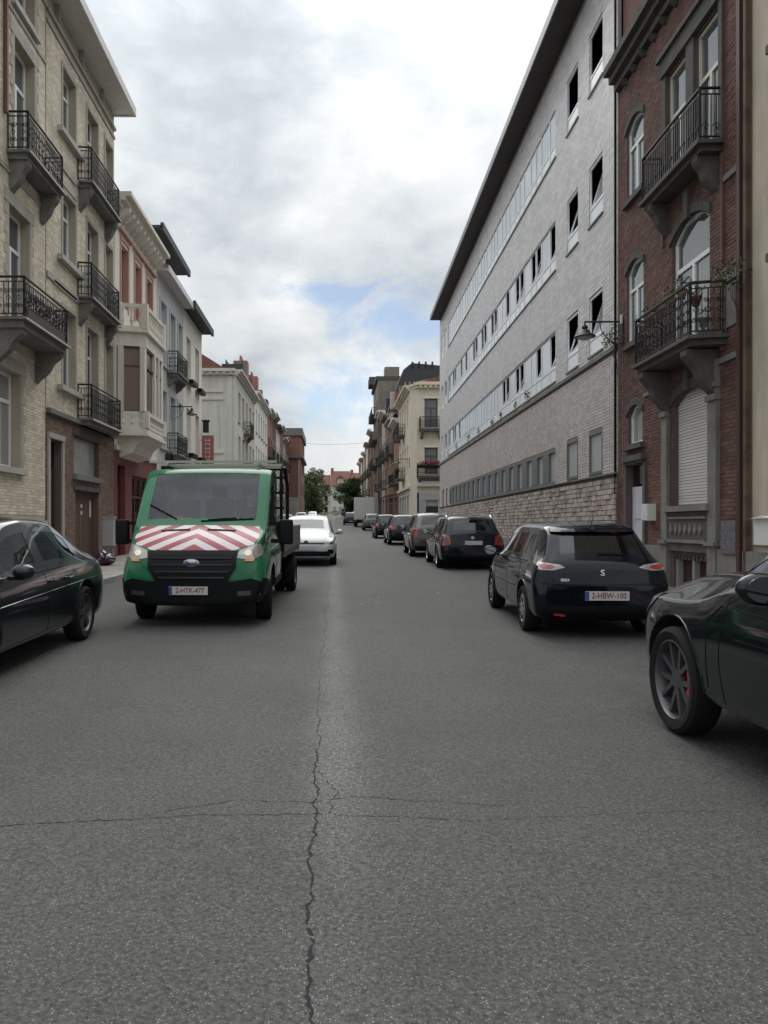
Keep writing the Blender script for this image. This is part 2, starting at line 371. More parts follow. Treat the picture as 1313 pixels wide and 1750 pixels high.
# ---------------------------------------------------------------- building helpers
def cells(u0, u1, z0, z1, ops):
    us = sorted({u0, u1} | {c for o in ops for c in o[:2] if u0 < c < u1}); zs = sorted({z0, z1} | {c for o in ops for c in o[2:4] if z0 < c < z1})
    for a, b in zip(us, us[1:]):
        run = None
        for c, d in zip(zs, zs[1:]):
            mu, mz = (a + b) / 2, (c + d) / 2
            yield a, b, c, d, any(o[0] < mu < o[1] and o[2] < mz < o[3] for o in ops)
SPLIT = {'plinth', 'lintel', 'string_course', 'sunk_panel', 'cornice_band', 'reveal_trim', 'window_surround', 'sill', 'ceiling', 'end_wall', 'paper_notice', 'flower_box', 'skylight', 'raised_panel', 'pier', 'ground_floor_pier', 'door_surround'}
class Bld:
    def __init__(s, name, label, F, u0, u1, ztop, depth=10, cat='building', group=None):
        s.F, s.u0, s.u1, s.zt, s.depth = F, u0, u1, ztop, depth
        p = F.P((u0 + u1) / 2, 0, 0); s.org = (p[0], p[1], ground(p[1])); s.zb = ground(p[1]) - .4
        s.root = thing(name, label, cat, s.org, group=group); s.wallo = None
    def put(s, mb, name, mats, parent=None, **k): return mb.build(name, mats, parent or s.root, s.org, **k)
    def mb(s): return MB(s.F)
    def wall(s, ops, mat, z0=None, z1=None, u0=None, u1=None, n=0, rev=.28, name='wall', body=True, side_mat=None, body_z=None, body_n=None):
        """front sheet with real openings and reveals, and the building's mass behind"""
        z0 = s.zb if z0 is None else z0; z1 = s.zt if z1 is None else z1; u0 = s.u0 if u0 is None else u0; u1 = s.u1 if u1 is None else u1
        m = s.mb()
        for a, b, c, d, hole in cells(u0, u1, z0, z1, ops):
            if not hole: m.poly([(a, n, c), (b, n, c), (b, n, d), (a, n, d)])
        for o in ops:
            a, b, c, d = o[:4]; k = -rev
            m.poly([(a, n, c), (b, n, c), (b, k, c), (a, k, c)]); m.poly([(a, n, d), (b, n, d), (b, k, d), (a, k, d)])
            m.poly([(a, n, c), (a, n, d), (a, k, d), (a, k, c)]); m.poly([(b, n, c), (b, n, d), (b, k, d), (b, k, c)])
            if len(o) > 4 and o[4] > 0: arch_fill(m, a, b, d, o[4], n, n - .13)
        m.poly([(u0, n, z1), (u1, n, z1), (u1, -rev - .02, z1), (u0, -rev - .02, z1)])
        m.poly([(u0, n, z0), (u0, n, z1), (u0, -rev - .02, z1), (u0, -rev - .02, z0)]); m.poly([(u1, n, z0), (u1, n, z1), (u1, -rev - .02, z1), (u1, -rev - .02, z0)])
        if body:
            m.box(u0, u1, -s.depth, -rev - .02 if body_n is None else body_n, z0, z1 if body_z is None else body_z, 1)
        o = s.put(m, name, [mat, side_mat or mat], recalc=False)
        if s.wallo is None: s.wallo = o
        return o
    def window(s, a, b, c, d, n=-.17, fm=None, gm=None, mull=1, tr=.68, fw=.055, arch=0, name='window', low=0, panes=True):
        m = s.mb(); t = .06; fm = fm or FRW
        m.box(a, a + fw, n, n + t, c, d); m.box(b - fw, b, n, n + t, c, d); m.box(a + fw, b - fw, n, n + t, c, c + fw); m.box(a + fw, b - fw, n, n + t, d - fw, d)
        zt = c + (d - c) * tr if tr else d - fw
        if tr: m.box(a + fw, b - fw, n, n + t, zt - fw * .6, zt + fw * .6)
        us = [a + (b - a) * k / (mull + 1) for k in range(mull + 2)]
        for k in us[1:-1]: m.box(k - fw * .6, k + fw * .6, n, n + t + .003, c + fw, zt - fw * .6)
        if arch: arch_fill(m, a, b, d, arch + .07, n + .065, n + .01)
        w = s.put(m, name, fm)
        g = n + .025; gm = gm or WG
        if panes:
            lst = [(us[k], us[k + 1], c, zt) for k in range(mull + 1)] + ([(a, b, zt, d)] if tr else [])
            for q in lst:
                p = s.mb(); p.box(q[0] + .01, q[1] - .01, g - .012, g, q[2] + .01, q[3] - .01); s.put(p, 'pane', gm, w)
        return w
    def bx(s, name, mat, *boxes, parent=None, **k):
        if name in SPLIT and len(boxes) > 1: return [s.bx(name, mat, q, parent=parent, **k) for q in boxes][0]
        m = s.mb()
        for q in boxes: m.box(*q)
        return s.put(m, name, mat, parent, **k)
def arch_fill(m, a, b, d, r, n0, n1, k=10):
    uc, hw = (a + b) / 2, (b - a) / 2
    f = lambda u: d - r * ((u - uc) / hw) ** 2
    for i in range(k):
        x0, x1 = a + (b - a) * i / k, a + (b - a) * (i + 1) / k; y0, y1 = f(x0), f(x1)
        for n in (n0, n1): m.poly([(x0, n, y0), (x1, n, y1), (x1, n, d), (x0, n, d)])
        m.poly([(x0, n0, y0), (x1, n0, y1), (x1, n1, y1), (x0, n1, y0)])
def bricks(b, u0, u1, z0, z1, ops, bw, bh, jt, mat, n_ind=0, proud=.006, n=0, name='brick', jit=.002, mort=None, urange=None, vary=False):
    """courses of real bricks on a wall; the ones that show largest are single objects"""
    F = b.F; r = random.Random(int(u0 * 100 + z0 * 10)); rects = []
    z = z0; row = 0
    while z + bh <= z1 + 1e-6:
        u = u0 - (bw * .5 if row % 2 else 0)
        blocks = sorted([(o[0], o[1], o[2], o[3], o[4] if len(o) > 4 else 0) for o in ops if o[2] < z + bh and o[3] > z])
        while u < u1:
            w = bw * (r.uniform(.6, 1.35) if vary else 1)
            segs = [(max(u, u0), min(u + w - jt, u1))]
            for o in blocks:
                ns = []
                for a, c in segs:
                    if o[1] <= a or o[0] >= c: ns.append((a, c)); continue
                    if o[0] > a: ns.append((a, o[0]))
                    if o[1] < c: ns.append((o[1], c))
                segs = ns
            for a, c in segs:
                if c - a > .03: rects.append((a, c, z, z + bh - jt, abs(c - a - bw + jt) < 1e-4))
            u += w
        z += bh; row += 1
    ind = []
    if n_ind:
        cand = [q for q in rects if (q[4] or vary) and inview(F.P((q[0] + q[1]) / 2, 0, q[2]))]
        cand.sort(key=lambda q: F.P(q[0], 0, 0)[1] - (q[1] - q[0]) * .5); ind = cand[:n_ind]; s_ = set(ind)
        rects = [q for q in rects if q not in s_]
    m = b.mb()
    for a, c, d, e, _ in rects:
        k = n + proud + r.uniform(-jit, jit); m.box(a, c, n - .004, k, d, e, skip='n')
    o = b.put(m, name + '_courses', mat, b.wallo, kind='stuff', recalc=False)
    shared = {}
    for a, c, d, e, _ in ind:
        k = round(c - a, 2 if vary else 4); me = shared.get(k)
        if me is None:
            q = MB(Frame(0, 0, F.d, F.n)); q.box(-(c - a) / 2, (c - a) / 2, -.004, proud + .0015, -(e - d) / 2, (e - d) / 2, skip='n')
            ob = q.build(name, mat, b.wallo, recalc=False); me = shared[k] = ob.data
        else: ob = link(name, me, b.wallo)
        p = F.P((a + c) / 2, n + r.uniform(-jit, jit), (d + e) / 2); ob.location = (p[0] - b.org[0], p[1] - b.org[1], p[2] - b.org[2])
    return o
def spiral(cu, cz, r0, turns, start, sgn=1, k=12):
    return [(cu + r0 * (1 - t / k * .8) * math.cos(start + sgn * turns * 2 * math.pi * t / k), cz + r0 * (1 - t / k * .8) * math.sin(start + sgn * turns * 2 * math.pi * t / k)) for t in range(k + 1)]
def railing(b, path, z0, h, parent=None, style='ornate', r=.0135, step=.28, mat=None):
    """path: list of (u,n); wrought iron panels with bars and scrolls"""
    m = b.mb(); z1 = z0 + h
    for (ua, na), (ub, nb) in zip(path, path[1:]):
        L_ = math.hypot(ub - ua, nb - na); P = lambda t, z: (ua + (ub - ua) * t / L_, na + (nb - na) * t / L_, z)
        m.tube([P(0, z1), P(L_, z1)], r * 2.0, 6); m.tube([P(0, z0 + .07), P(L_, z0 + .07)], r * 1.2, 4)
        m.tube([P(0, z1 - .1), P(L_, z1 - .1)], r, 4)
        for t in (0, L_): m.tube([P(t, z0), P(t, z1)], r * 1.8, 5)
        k = max(1, round(L_ / (step * .78))); s_ = L_ / k
        for i in range(k):
            c = (i + .5) * s_
            if style == 'ornate':
                q = s_ * .24
                for sg in (-1, 1):
                    for zc, dd in ((z0 + .07 + (h - .17) * .25, 1), (z0 + .07 + (h - .17) * .73, -1)):
                        m.tube([P(c + sg * q + x, z) for x, z in [(a_, b_) for a_, b_ in spiral(0, zc, q * .95, 1.25, math.pi / 2 * dd, sg * dd, 9)]], r * .8, 3)
                m.tube([P(c, z0 + .07), P(c, z1 - .1)], r * .9, 4)
                m.tube([P(i * s_, z0 + .07), P(i * s_, z1 - .1)], r * .7, 3)
                m.tube([P(c, z0 + .07 + (h - .17) * .5 + .06), P(c + .05, z0 + .07 + (h - .17) * .5), P(c, z0 + .07 + (h - .17) * .5 - .06), P(c - .05, z0 + .07 + (h - .17) * .5)], r * .8, 3, closed=True)
            else:
                for j in range(2):
                    m.tube([P((i + j / 2) * s_, z0 + .07), P((i + j / 2) * s_, z1 - .1)], r * .8, 4)
                m.tube([P(c + x, z) for x, z in spiral(0, z0 + .24, .07, 1.2, 0, 1, 8)], r * .7, 3)
    return b.put(m, 'railing', mat or IRON, parent, smooth=False)
def corbel(b, uc, w, zt, h, out, parent, mat):
    m = b.mb(); pts = [(0, zt), (out, zt), (out, zt - .12 * h)]
    for t in range(1, 9):
        a = t / 8; pts.append((out * (1 - a) ** 1.1 * (1 - .18 * math.sin(a * math.pi * 2)) + .05, zt - .12 * h - .80 * h * a ** .9))
    pts.append((0, zt - h)); m.prism(pts, uc - w / 2, uc + w / 2)
    m.tube([(uc - w / 2 - .01, out * .8, zt - .17 * h), (uc + w / 2 + .01, out * .8, zt - .17 * h)], .09 * min(1, out), 8)
    return b.put(m, 'corbel', mat, parent)
def balcony(b, ua, ub, z, out, h=.9, mat=None, edge=None, style='ornate', corb=True, taper=0.0, th=.16, ch=.55, cant=0.0, step=.28, label=None):
    mat = mat or SLAB; m = b.mb(); 
    def ring(o_, e, z0, z1): m.prism([(ua - e, 0), (ua - e + cant, o_), (ub + e - cant, o_), (ub + e, 0)], z0, z1, 'z')
    ring(out - .06, -.05, z - th, z - .06); ring(out + .03, .03, z - .06, z)
    s_ = b.put(m, 'balcony', mat, label=label)
    if edge: 
        e = b.mb(); e.box(ua - .02 + cant, ub + .02 - cant, out + .031, out + .045, z - .065, z - .015); b.put(e, 'edge_moulding', edge, s_)
    railing(b, [(ua + .04, .02), (ua + .04 + cant, out - .04), (ub - .04 - cant, out - .04), (ub - .04, .02)], z, h, s_, style, step=step)
    if corb:
        for c in (ua + .22, ub - .22): corbel(b, c, .22, z - th, ch, out * .86, s_, mat)
    return s_
def cornice(b, mat, z, out, h=.35, u0=None, u1=None, name='cornice', steps=3, ends=.0, dent=None, dentm=None):
    u0 = b.u0 if u0 is None else u0; u1 = b.u1 if u1 is None else u1; m = b.mb()
    for k in range(steps):
        o_ = out * (k + 1) / steps; m.box(u0 - ends * (k + 1) / steps, u1 + ends * (k + 1) / steps, -.05, o_ - .002 * (steps - k), z - h + h * k / steps, z - h + h * (k + 1) / steps + (0.002 if k < steps - 1 else 0))
    c = b.put(m, name, mat)
    if dent:
        w, gap, hh, o_ = dent; u = u0 + gap
        while u < u1 - w:
            d = b.mb(); d.prism([(0, z - h - .002), (o_, z - h - .002), (o_, z - h - hh * .35), (o_ * .35, z - h - hh), (0, z - h - hh)], u, u + w); b.put(d, 'modillion', dentm or mat, c); u += w + gap
    return c
# ---------------------------------------------------------------- ground, road, pavements
def strip(name, x0, x1, y0, y1, dz, mat, x0b=None, x1b=None, step=6, thick=0, nx=1):
    m = MB(); ys = [y0]
    while ys[-1] < y1 - 1e-6: ys.append(min(y1, ys[-1] + step))
    for a, b in zip(ys, ys[1:]):
        ka, kb = (a - y0) / (y1 - y0), (b - y0) / (y1 - y0); L0 = lambda k: x0 + ((x0b if x0b is not None else x0) - x0) * k; L1 = lambda k: x1 + ((x1b if x1b is not None else x1) - x1) * k
        za, zb = ground(a) + dz, ground(b) + dz
        m.poly([(L0(ka), a, za), (L1(ka), a, za), (L1(kb), b, zb), (L0(kb), b, zb)])
        if thick:
            m.poly([(L0(ka), a, za), (L0(kb), b, zb), (L0(kb), b, zb - thick), (L0(ka), a, za - thick)]); m.poly([(L1(ka), a, za), (L1(kb), b, zb), (L1(kb), b, zb - thick), (L1(ka), a, za - thick)])
    if thick:
        for y in (y0, y1):
            k = (y - y0) / (y1 - y0); z = ground(y) + dz; m.poly([(L0(k), y, z), (L1(k), y, z), (L1(k), y, z - thick), (L0(k), y, z - thick)])
    return setk(m.build(name, mat))
GM = M('town ground', (.10, .098, .09), .9, scale=.2)
strip('ground', -900, 900, -300, 1600, -.06, GM, step=30)
strip('road', -4.9, 4.6, -12, 262, 0, ASPH, step=6)
strip('side_road', -60, -4.9, 41.7, 55.8, -.004, ASPH, step=4); strip('side_road', 4.6, 60, 51.9, 60.2, -.004, ASPH, step=4)
strip('square', -60, 60, 200, 262, -.012, ASPH)
CURB = .12
def pavement(x0, x1, y0, y1, side, x1b=None):
    p = strip('pavement', x0, x1, y0, y1, CURB - .006, PAVEJ, x1b=x1b, thick=.2)
    # kerb stones, one metre each, single objects
    kx = x1 if side < 0 else x0; me = None; y = y0
    while y < min(y1, y0 + 60) - .5:
        if me is None:
            q = MB(); a, b = (0, .16) if side < 0 else (-.16, 0); q.box(a, b, .004, .992, -.16, CURB + .004); o = q.build('kerb_stone', KERB, p); me = o.data
        else: o = link('kerb_stone', me, p)
        o.location = (kx, y, ground(y)); o.rotation_euler = (math.atan(.0138), 0, 0); y += 1.0
    if y < y1 - 1:
        q = MB(); a, b = (kx, kx + .16) if side < 0 else (kx - .16, kx)
        while y < y1 - .9: q.box(a, b, y, y + .99, ground(y) - .1, ground(y) + CURB); y += 1
        q.build('kerb_stones', KERB, p, kind='stuff')
    # slabs: visible nearest as objects, the rest joined
    r = random.Random(int(y0)); sl, far = [], MB(); y = y0; row = 0
    while y < min(y1, 62):
        x = min(x0, x0) + (.0 if row % 2 else -.15)
        w = x0
        while x < x1 - .02:
            a, c = max(x, x0) + .004, min(x + .3, x1) - .004
            if c - a > .03:
                if inview((a, y, ground(y))) and y > 13 and c - a > .28 and len(sl) < 90: sl.append((a, c, y))
                else:
                    z = ground(y) + CURB + r.uniform(-.002, .002); far.box(a, c, y + .004, y + .296, z - .02, z, skip='b')
            x += .3
        y += .3; row += 1
    far.build('paving_slabs', PAVE, p, kind='stuff', recalc=False)
    if sl:
        q = MB(); q.box(0, .292, 0, .292, -.02, 0); me = None
        for a, c, y in sl:
            if me is None: o = q.build('paving_slab', PAVE, p); me = o.data
            else: o = link('paving_slab', me, p)
            o.location = (a, y + .004, ground(y) + CURB + r.uniform(-.002, .002)); o.rotation_euler = (math.atan(.0138), 0, 0)
pavement(-7.3, -5.06, -10, 41.7, -1); pavement(-7.3, -5.06, 55.8, 200, -1)
pavement(4.66, 6.2, -10, 51.9, 1, x1b=7.25); pavement(4.66, 6.3, 60.2, 200, 1)
# cracks: ragged dark fissures filled with old grit
def crack(pts, w0, w1, seed, amp, seg=.05, name='road_crack'):
    r = random.Random(seed); m = MB(); P = [Vector((x, y, 0)) for x, y in pts]; line = []; off = 0
    for a, b in zip(P, P[1:]):
        n = max(1, int((b - a).length / seg))
        t = (b - a).normalized(); nn = Vector((-t.y, t.x, 0))
        for i in range(n): 
            off = off * .72 + r.uniform(-amp, amp); line.append((a.lerp(b, i / n) + nn * off, nn))
    N_ = len(line)
    for i in range(N_ - 1):
        if r.random() < .06: continue
        (p, na), (q, nb) = line[i], line[i + 1]; wa = (w0 + (w1 - w0) * i / N_) * r.uniform(.15, 1.5); wb = (w0 + (w1 - w0) * (i + 1) / N_) * r.uniform(.25, 1.3)
        f = lambda v: (v.x, v.y, ground(v.y) + .002)
        m.poly([f(p - na * wa), f(p + na * wa), f(q + nb * wb), f(q - nb * wb)])
    return setk(m.build(name, CRACK, recalc=False))
crack([(-.075, 2.1), (-.075, 2.6), (-.09, 3.1), (-.085, 3.7), (-.10, 4.3), (-.11, 4.9)], .0075, .0045, 3, .011, .022)
crack([(-.10, 4.9), (-.12, 6.0), (-.11, 7.2)], .004, .002, 4, .010, .05)
crack([(-.11, 7.2), (-.115, 11), (-.10, 18)], .002, .004, 5, .02, .12)
crack([(-1.7, 3.66), (-1.2, 3.72), (-.6, 3.80), (-.1, 3.82), (.35, 3.76), (.75, 3.74)], .0035, .002, 6, .010, .024)
crack([(-.95, 3.80), (-.75, 3.92), (-.5, 4.0), (-.12, 3.98), (.1, 4.05), (.5, 3.98), (.9, 3.9)], .0028, .002, 7, .011, .024)
crack([(.75, 3.74), (1.4, 3.82), (2.0, 3.86)], .0016, .002, 8, .010, .03)
crack([(-.55, 6.5), (-.1, 6.4), (.3, 6.45)], .002, .0015, 9, .02, .05)
crack([(-.02, 3.82), (.02, 4.15), (-.1, 4.5)], .002, .002, 10, .02, .03)
crack([(2.1, 9.2), (2.6, 8.5), (3.4, 7.6), (4.0, 6.9)], .003, .003, 11, .04, .09)
crack([(1.0, 6.9), (1.7, 6.75), (2.3, 6.8)], .0015, .001, 12, .02, .07)
# litter and pale fragments on the far roadway
lm = MB(); r = random.Random(12)
for k in range(26):
    x = r.gauss(.1, 1.1); y = r.uniform(12, 46); s = r.uniform(.01, .024); z = ground(y) + .004
    a = r.uniform(0, 3); lm.poly([(x + s * math.cos(a + t * 1.57) * (1 if t % 2 else .6), y + s * 1.6 * math.sin(a + t * 1.57), z + (.008 if t == 0 else 0)) for t in range(4)])
o = lm.build('road_litter', M('bleached scraps', (.45, .44, .40), .9, rand=.3), recalc=False); tagt(o, 'pale scraps and leaf bits scattered on the roadway ahead', 'litter'); o['kind'] = 'stuff'
# worn road paint further up the street
m = MB()
for k in range(9):
    y = 37.0; x = -1.6 + k * .62; m.poly([(x, y, ground(y) + .004), (x + .36, y, ground(y) + .004), (x + .36, y + 2.6, ground(y + 2.6) + .004), (x, y + 2.6, ground(y + 2.6) + .004)])
#setk(m.build('worn_crossing_paint', M('worn road paint', (.34, .33, .31), .8, var=.45, scale=9)))
# ---------------------------------------------------------------- long pale tiled building
b = Bld('office_block', 'long pale grey tiled block with ribbon windows and a deep dark flat eave', FR, 17.6, 51.8, 15.4, depth=14)
FLOORS = [5.85, 9.2, 12.6]; ops = []; BAYS = [22.9 + 1.45 * k for k in range(17)]
SING = [(18.67, 19.70), (20.66, 21.70)]
for z in FLOORS:
    for a, c in SING: ops.append((a, c, z, z + 1.5))
    ops.append((22.9, 47.3, z, z + 1.45))
    for a in (48.2, 49.9): ops.append((a, a + .9, z, z + 1.45))
for a, c in SING: ops.append((a, c, 2.79, 3.88))
ops.append((22.9, 46.5, 2.76, 3.80))
for a in (47.6, 49.4): ops.append((a, a + .9, 2.76, 3.80))
w = b.wall([o for o in ops if o[2] > 5], GROUT, z0=5.62, rev=.05, body=True, side_mat=WTILE, body_n=-2.5)
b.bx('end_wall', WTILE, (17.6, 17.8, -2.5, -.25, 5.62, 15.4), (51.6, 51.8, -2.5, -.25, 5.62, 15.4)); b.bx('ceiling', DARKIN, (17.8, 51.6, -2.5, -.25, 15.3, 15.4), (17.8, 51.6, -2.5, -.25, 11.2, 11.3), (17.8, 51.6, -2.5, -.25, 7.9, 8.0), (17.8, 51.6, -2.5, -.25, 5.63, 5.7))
wl = b.wall([o for o in ops if o[2] < 5], M('pink joint', (.24, .21, .20), .9), z1=5.6, rev=.09, name='lower_wall', body=True)
b.wallo = w
bricks(b, 17.62, 51.8, 5.72, 15.32, [o for o in ops if o[2] > 5], .30, .098, .010, WTILE, n_ind=0, proud=.010, name='tile', jit=.002)
b.wallo = wl
bricks(b, 17.62, 51.8, 2.74, 5.6, [o for o in ops if o[2] < 5], .24, .080, .011, WTILE2, n_ind=0, proud=.010, name='tile', jit=.002)
bs = b.wall([], RSTJ, z1=2.72, n=.03, rev=.05, name='stone_base', body=False)
b.wallo = bs
bricks(b, 17.62, 51.8, .25, 2.70, [], .33, .125, .016, RSTONE, n_ind=300, proud=.035, n=.03, name='stone_block', jit=.018, vary=True)
b.bx('coping', BLUEST, (17.6, 51.8, .031, .10, 2.701, 2.74))
b.bx('ledge', BLUEST, (17.7, 51.8, .0, .07, 5.60, 5.70))
r = random.Random(5)
def tilt(b, a, c, z0, z1, parent, ang, n=-.12):
    """bottom hung sash leaning into the room"""
    h = z1 - z0; s, q = math.sin(ang) * h, math.cos(ang) * h; m = b.mb(); fw = .05
    def pt(u, t, off=0): return (u, n - s * t + off, z0 + q * t)
    def bar(u0, u1, t0, t1):
        m.poly([pt(u0, t0), pt(u1, t0), pt(u1, t1), pt(u0, t1)]); m.poly([pt(u0, t0, -.04), pt(u1, t0, -.04), pt(u1, t1, -.04), pt(u0, t1, -.04)])
        m.poly([pt(u0, t0), pt(u0, t1), pt(u0, t1, -.04), pt(u0, t0, -.04)]); m.poly([pt(u1, t0), pt(u1, t1), pt(u1, t1, -.04), pt(u1, t0, -.04)]); m.poly([pt(u0, t1), pt(u1, t1), pt(u1, t1, -.04), pt(u0, t1, -.04)])
    bar(a, a + fw, 0, 1); bar(c - fw, c, 0, 1); bar(a + fw, c - fw, 0, fw / h); bar(a + fw, c - fw, 1 - fw / h, 1)
    o = b.put(m, 'sash', ALUL, parent); g = b.mb()
    g.poly([pt(a + fw, .03, -.02), pt(c - fw, .03, -.02), pt(c - fw, .97, -.02), pt(a + fw, .97, -.02)]); b.put(g, 'pane', WGS, parent)
def unit(b, a, c, z, opened, H=1.48, big=True):
    m = b.mb(); fw = .035; n = -.05; zm = z + .42; t = .045
    m.box(a, a + fw, n, n + t, z, z + H); m.box(c - fw, c, n, n + t, z, z + H); m.box(a + fw, c - fw, n, n + t, z, z + fw); m.box(a + fw, c - fw, n, n + t, zm - .03, zm + .03); m.box(a + fw, c - fw, n, n + t, z + H - fw, z + H)
    w = b.put(m, 'window', ALUL)
    p = b.mb(); p.box(a + fw, c - fw, n + .02, n + .03, z + fw, zm - .03); b.put(p, 'pane', M('sky reflection pale panel', (.80, .83, .86), .25, var=.04), w)  # near-white colour paints in the sky reflected by the lower pane
    if opened == 9: pass
    elif opened: tilt(b, a + fw, c - fw, zm + .03, z + H - fw, w, opened, n=n + .03)
    else:
        p = b.mb(); p.box(a + fw, c - fw, n + .02, n + .03, zm + .03, z + H - fw); b.put(p, 'pane', WGS, w)
    if not opened and big:
        q = b.mb(); q.box(a + fw, c - fw, n - .03, n - .02, z + .5, z + H - fw); b.put(q, 'blind', M('pale roller blind', (.62, .62, .60), .8, var=.04), w)
OPEN = {0: {(0, 0), (0, 2), (2, 0), (1, 2), (2, 2), (3, 0), (8, 0), (8, 2), (9, 0), (9, 2)}, 1: {(g_, j) for g_ in range(10) for j in (0, 2)} - {(3, 0), (6, 2), (8, 0)}, 2: set()}
for fl, z in enumerate(FLOORS):
    for a, c in SING: unit(b, a, c, z, R(17) if fl < 2 else 9, big=False)
    for g_ in range(10):
        a = 22.92 + g_ * 2.436
        for j, (o0, o1) in enumerate(((0, .70), (.70, 1.72), (1.72, 2.42))):
            unit(b, a + o0 + .008, a + o1 - .008, z, R(15 + r.uniform(0, 7)) if (j != 1 and (g_, j) in OPEN[fl]) else 0)
    for a in (48.2, 49.9): unit(b, a, a + .9, z, R(12) if fl < 2 else 0)
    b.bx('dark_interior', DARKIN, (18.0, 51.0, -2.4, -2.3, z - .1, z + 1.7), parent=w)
    b.bx('sill', ALU, (22.85, 47.35, .0, .05, z - .05, z - .005), (18.62, 19.75, .0, .05, z - .05, z - .005), (20.62, 21.74, 0, .05, z - .05, z - .005))
# hollow the body behind the glass: shallow dark rooms
for o in list(b.root.children):
    if o.name.startswith(('wall', 'lower_wall')): pass
for a, c in SING:
    m = b.mb(); m.box(a, a + .05, -.07, .02, 2.79, 3.88); m.box(c - .05, c, -.07, .02, 2.79, 3.88); m.box(a + .05, c - .05, -.07, .02, 3.80, 3.88); m.box(a + .05, c - .05, -.07, .02, 2.79, 2.86)
    q = b.put(m, 'window', ALU); p = b.mb(); p.box(a + .05, c - .05, -.05, -.03, 2.86, 3.80); b.put(p, 'pane', FROST, q)
m = b.mb(); m.box(22.9, 46.5, -.088, .006, 3.722, 3.80); m.box(22.9, 46.5, -.088, .006, 2.76, 2.838)
q0 = b.put(m, 'window_band', ALU); u = 22.96
while u < 46.3:
    p = b.mb(); p.box(u, u + .72, -.085, -.06, 2.84, 3.72); b.put(p, 'pane', FROST, q0)
    p = b.mb(); p.box(u + .72, min(u + 1.45, 46.5), -.086, .012, 2.84, 3.72); b.put(p, 'panel', ALU, q0); u += 1.45
for a in (47.6, 49.4):
    q = b.bx('window', ALU, (a, a + .9, -.085, -.05, 2.76, 3.80)); b.bx('pane', FROST, (a + .1, a + .8, -.05, -.045, 2.84, 3.72), parent=q)
b.bx('eave', SOFFIT, (17.6, 51.6, -1, .66, 15.41, 15.62)); b.bx('eave_edge', ALU, (17.6, 51.6, .66, .70, 15.40, 15.68))
b.bx('roof', SLATE, (17.6, 51.6, -14, .60, 15.622, 15.70))
b.bx('downpipe', BLACKP, (17.64, 17.685, .03, .075, .3, 15.3))
OFF = b
# small plants and clutter on the ledge of the lowest ribbon
def leafball(m, c, rx, ry, rz, n, s, r, flat=.0):
    for _ in range(n):
        while True:
            p = Vector((r.uniform(-1, 1), r.uniform(-1, 1), r.uniform(-1, 1)))
            if p.length <= 1 and p.length > r.uniform(0, .75): break
        q = Vector((c[0] + p.x * rx, c[1] + p.y * ry, c[2] + p.z * rz)); a = Vector((r.gauss(0, 1), r.gauss(0, 1), r.gauss(0, 1))).normalized(); t = a.cross(Vector((r.gauss(0, 1), r.gauss(0, 1), r.gauss(0, 1)))).normalized(); k = s * r.uniform(.6, 1.3)
        i = len(m.v); m.v += [tuple(q - t * k), tuple(q + a * k * .5), tuple(q + t * k), tuple(q - a * k * .5)]; m.f.append((i, i + 1, i + 2, i + 3)); m.m.append(0)
def potplant(x, y, z, w, h, label, group=None, leafm=None, name='potted_plant', box=False, n=70, s=.05):
    t = thing(name, label, 'plant', (x, y, z), group=group)
    p = MB()
    if box: p.box(-.09, .09, -w * .5, w * .5, 0, .15)
    else: p.lathe([(.06, 0), (.09, .14), (.10, .14), (.10, .16), (.0, .16)], (0, 0, 0), 'z', 10)
    p.build('planter' if box else 'pot', M('terracotta pot', (.22, .10, .06), .8), t)
    m = MB(); leafball(m, (0, 0, .16 + h * .45), .10 if box else w * .5, w * .5, h * .5, n, s, rnd); m.build('foliage', leafm or LEAFP, t, recalc=False); return t
for k, (u, w_, h_) in enumerate(((26.6, .9, .45), (28.5, .5, .3), (31.2, .5, .35), (33.0, .7, .3), (36.5, .6, .35), (39.5, .9, .4), (44.0, .7, .5))):
    p = FR.P(u, .05, 5.70)
    words = ['bushiest planter on the pale block ledge, nearest of its ledge plants', 'small plant second along the pale block ledge', 'low plant third along the pale block ledge', 'wide low planter halfway along the pale block ledge', 'small green plant past the middle of the pale block ledge', 'broad green planter near the far end of the pale block ledge', 'tall dark plant farthest along the pale block ledge']
    potplant(p[0] + .1, p[1], p[2], w_, h_, words[k], 'plants along the ledge of the pale block', box=True)

# ---------------------------------------------------------------- brick town house
b = Bld('brick_house', 'narrow red brown brick town house with arched windows and two iron balconies', FR, 11.88, 17.58, 11.45, depth=11)
NARW = [(16.1, 17.02, 8.7, 10.42, .22), (16.1, 17.02, 5.52, 7.28, .22), (16.15, 16.95, 3.28, 4.12, .22)]
ops = NARW + [(16.05, 17.0, .12, 2.82), (13.2, 14.62, 1.87, 4.0, .22), (13.15, 14.66, 4.72, 7.15, .28), (12.75, 13.65, 7.98, 10.25), (13.98, 14.86, 7.98, 10.25), (13.25, 14.62, .14, .98)]
w = b.wall(ops, MORTR, rev=.30, z0=0, side_mat=BRICKR)
bricks(b, 11.9, 17.58, 1.2, 11.4, ops, .21, .068, .012, BRICKR, n_ind=300, name='brick', jit=.0035)
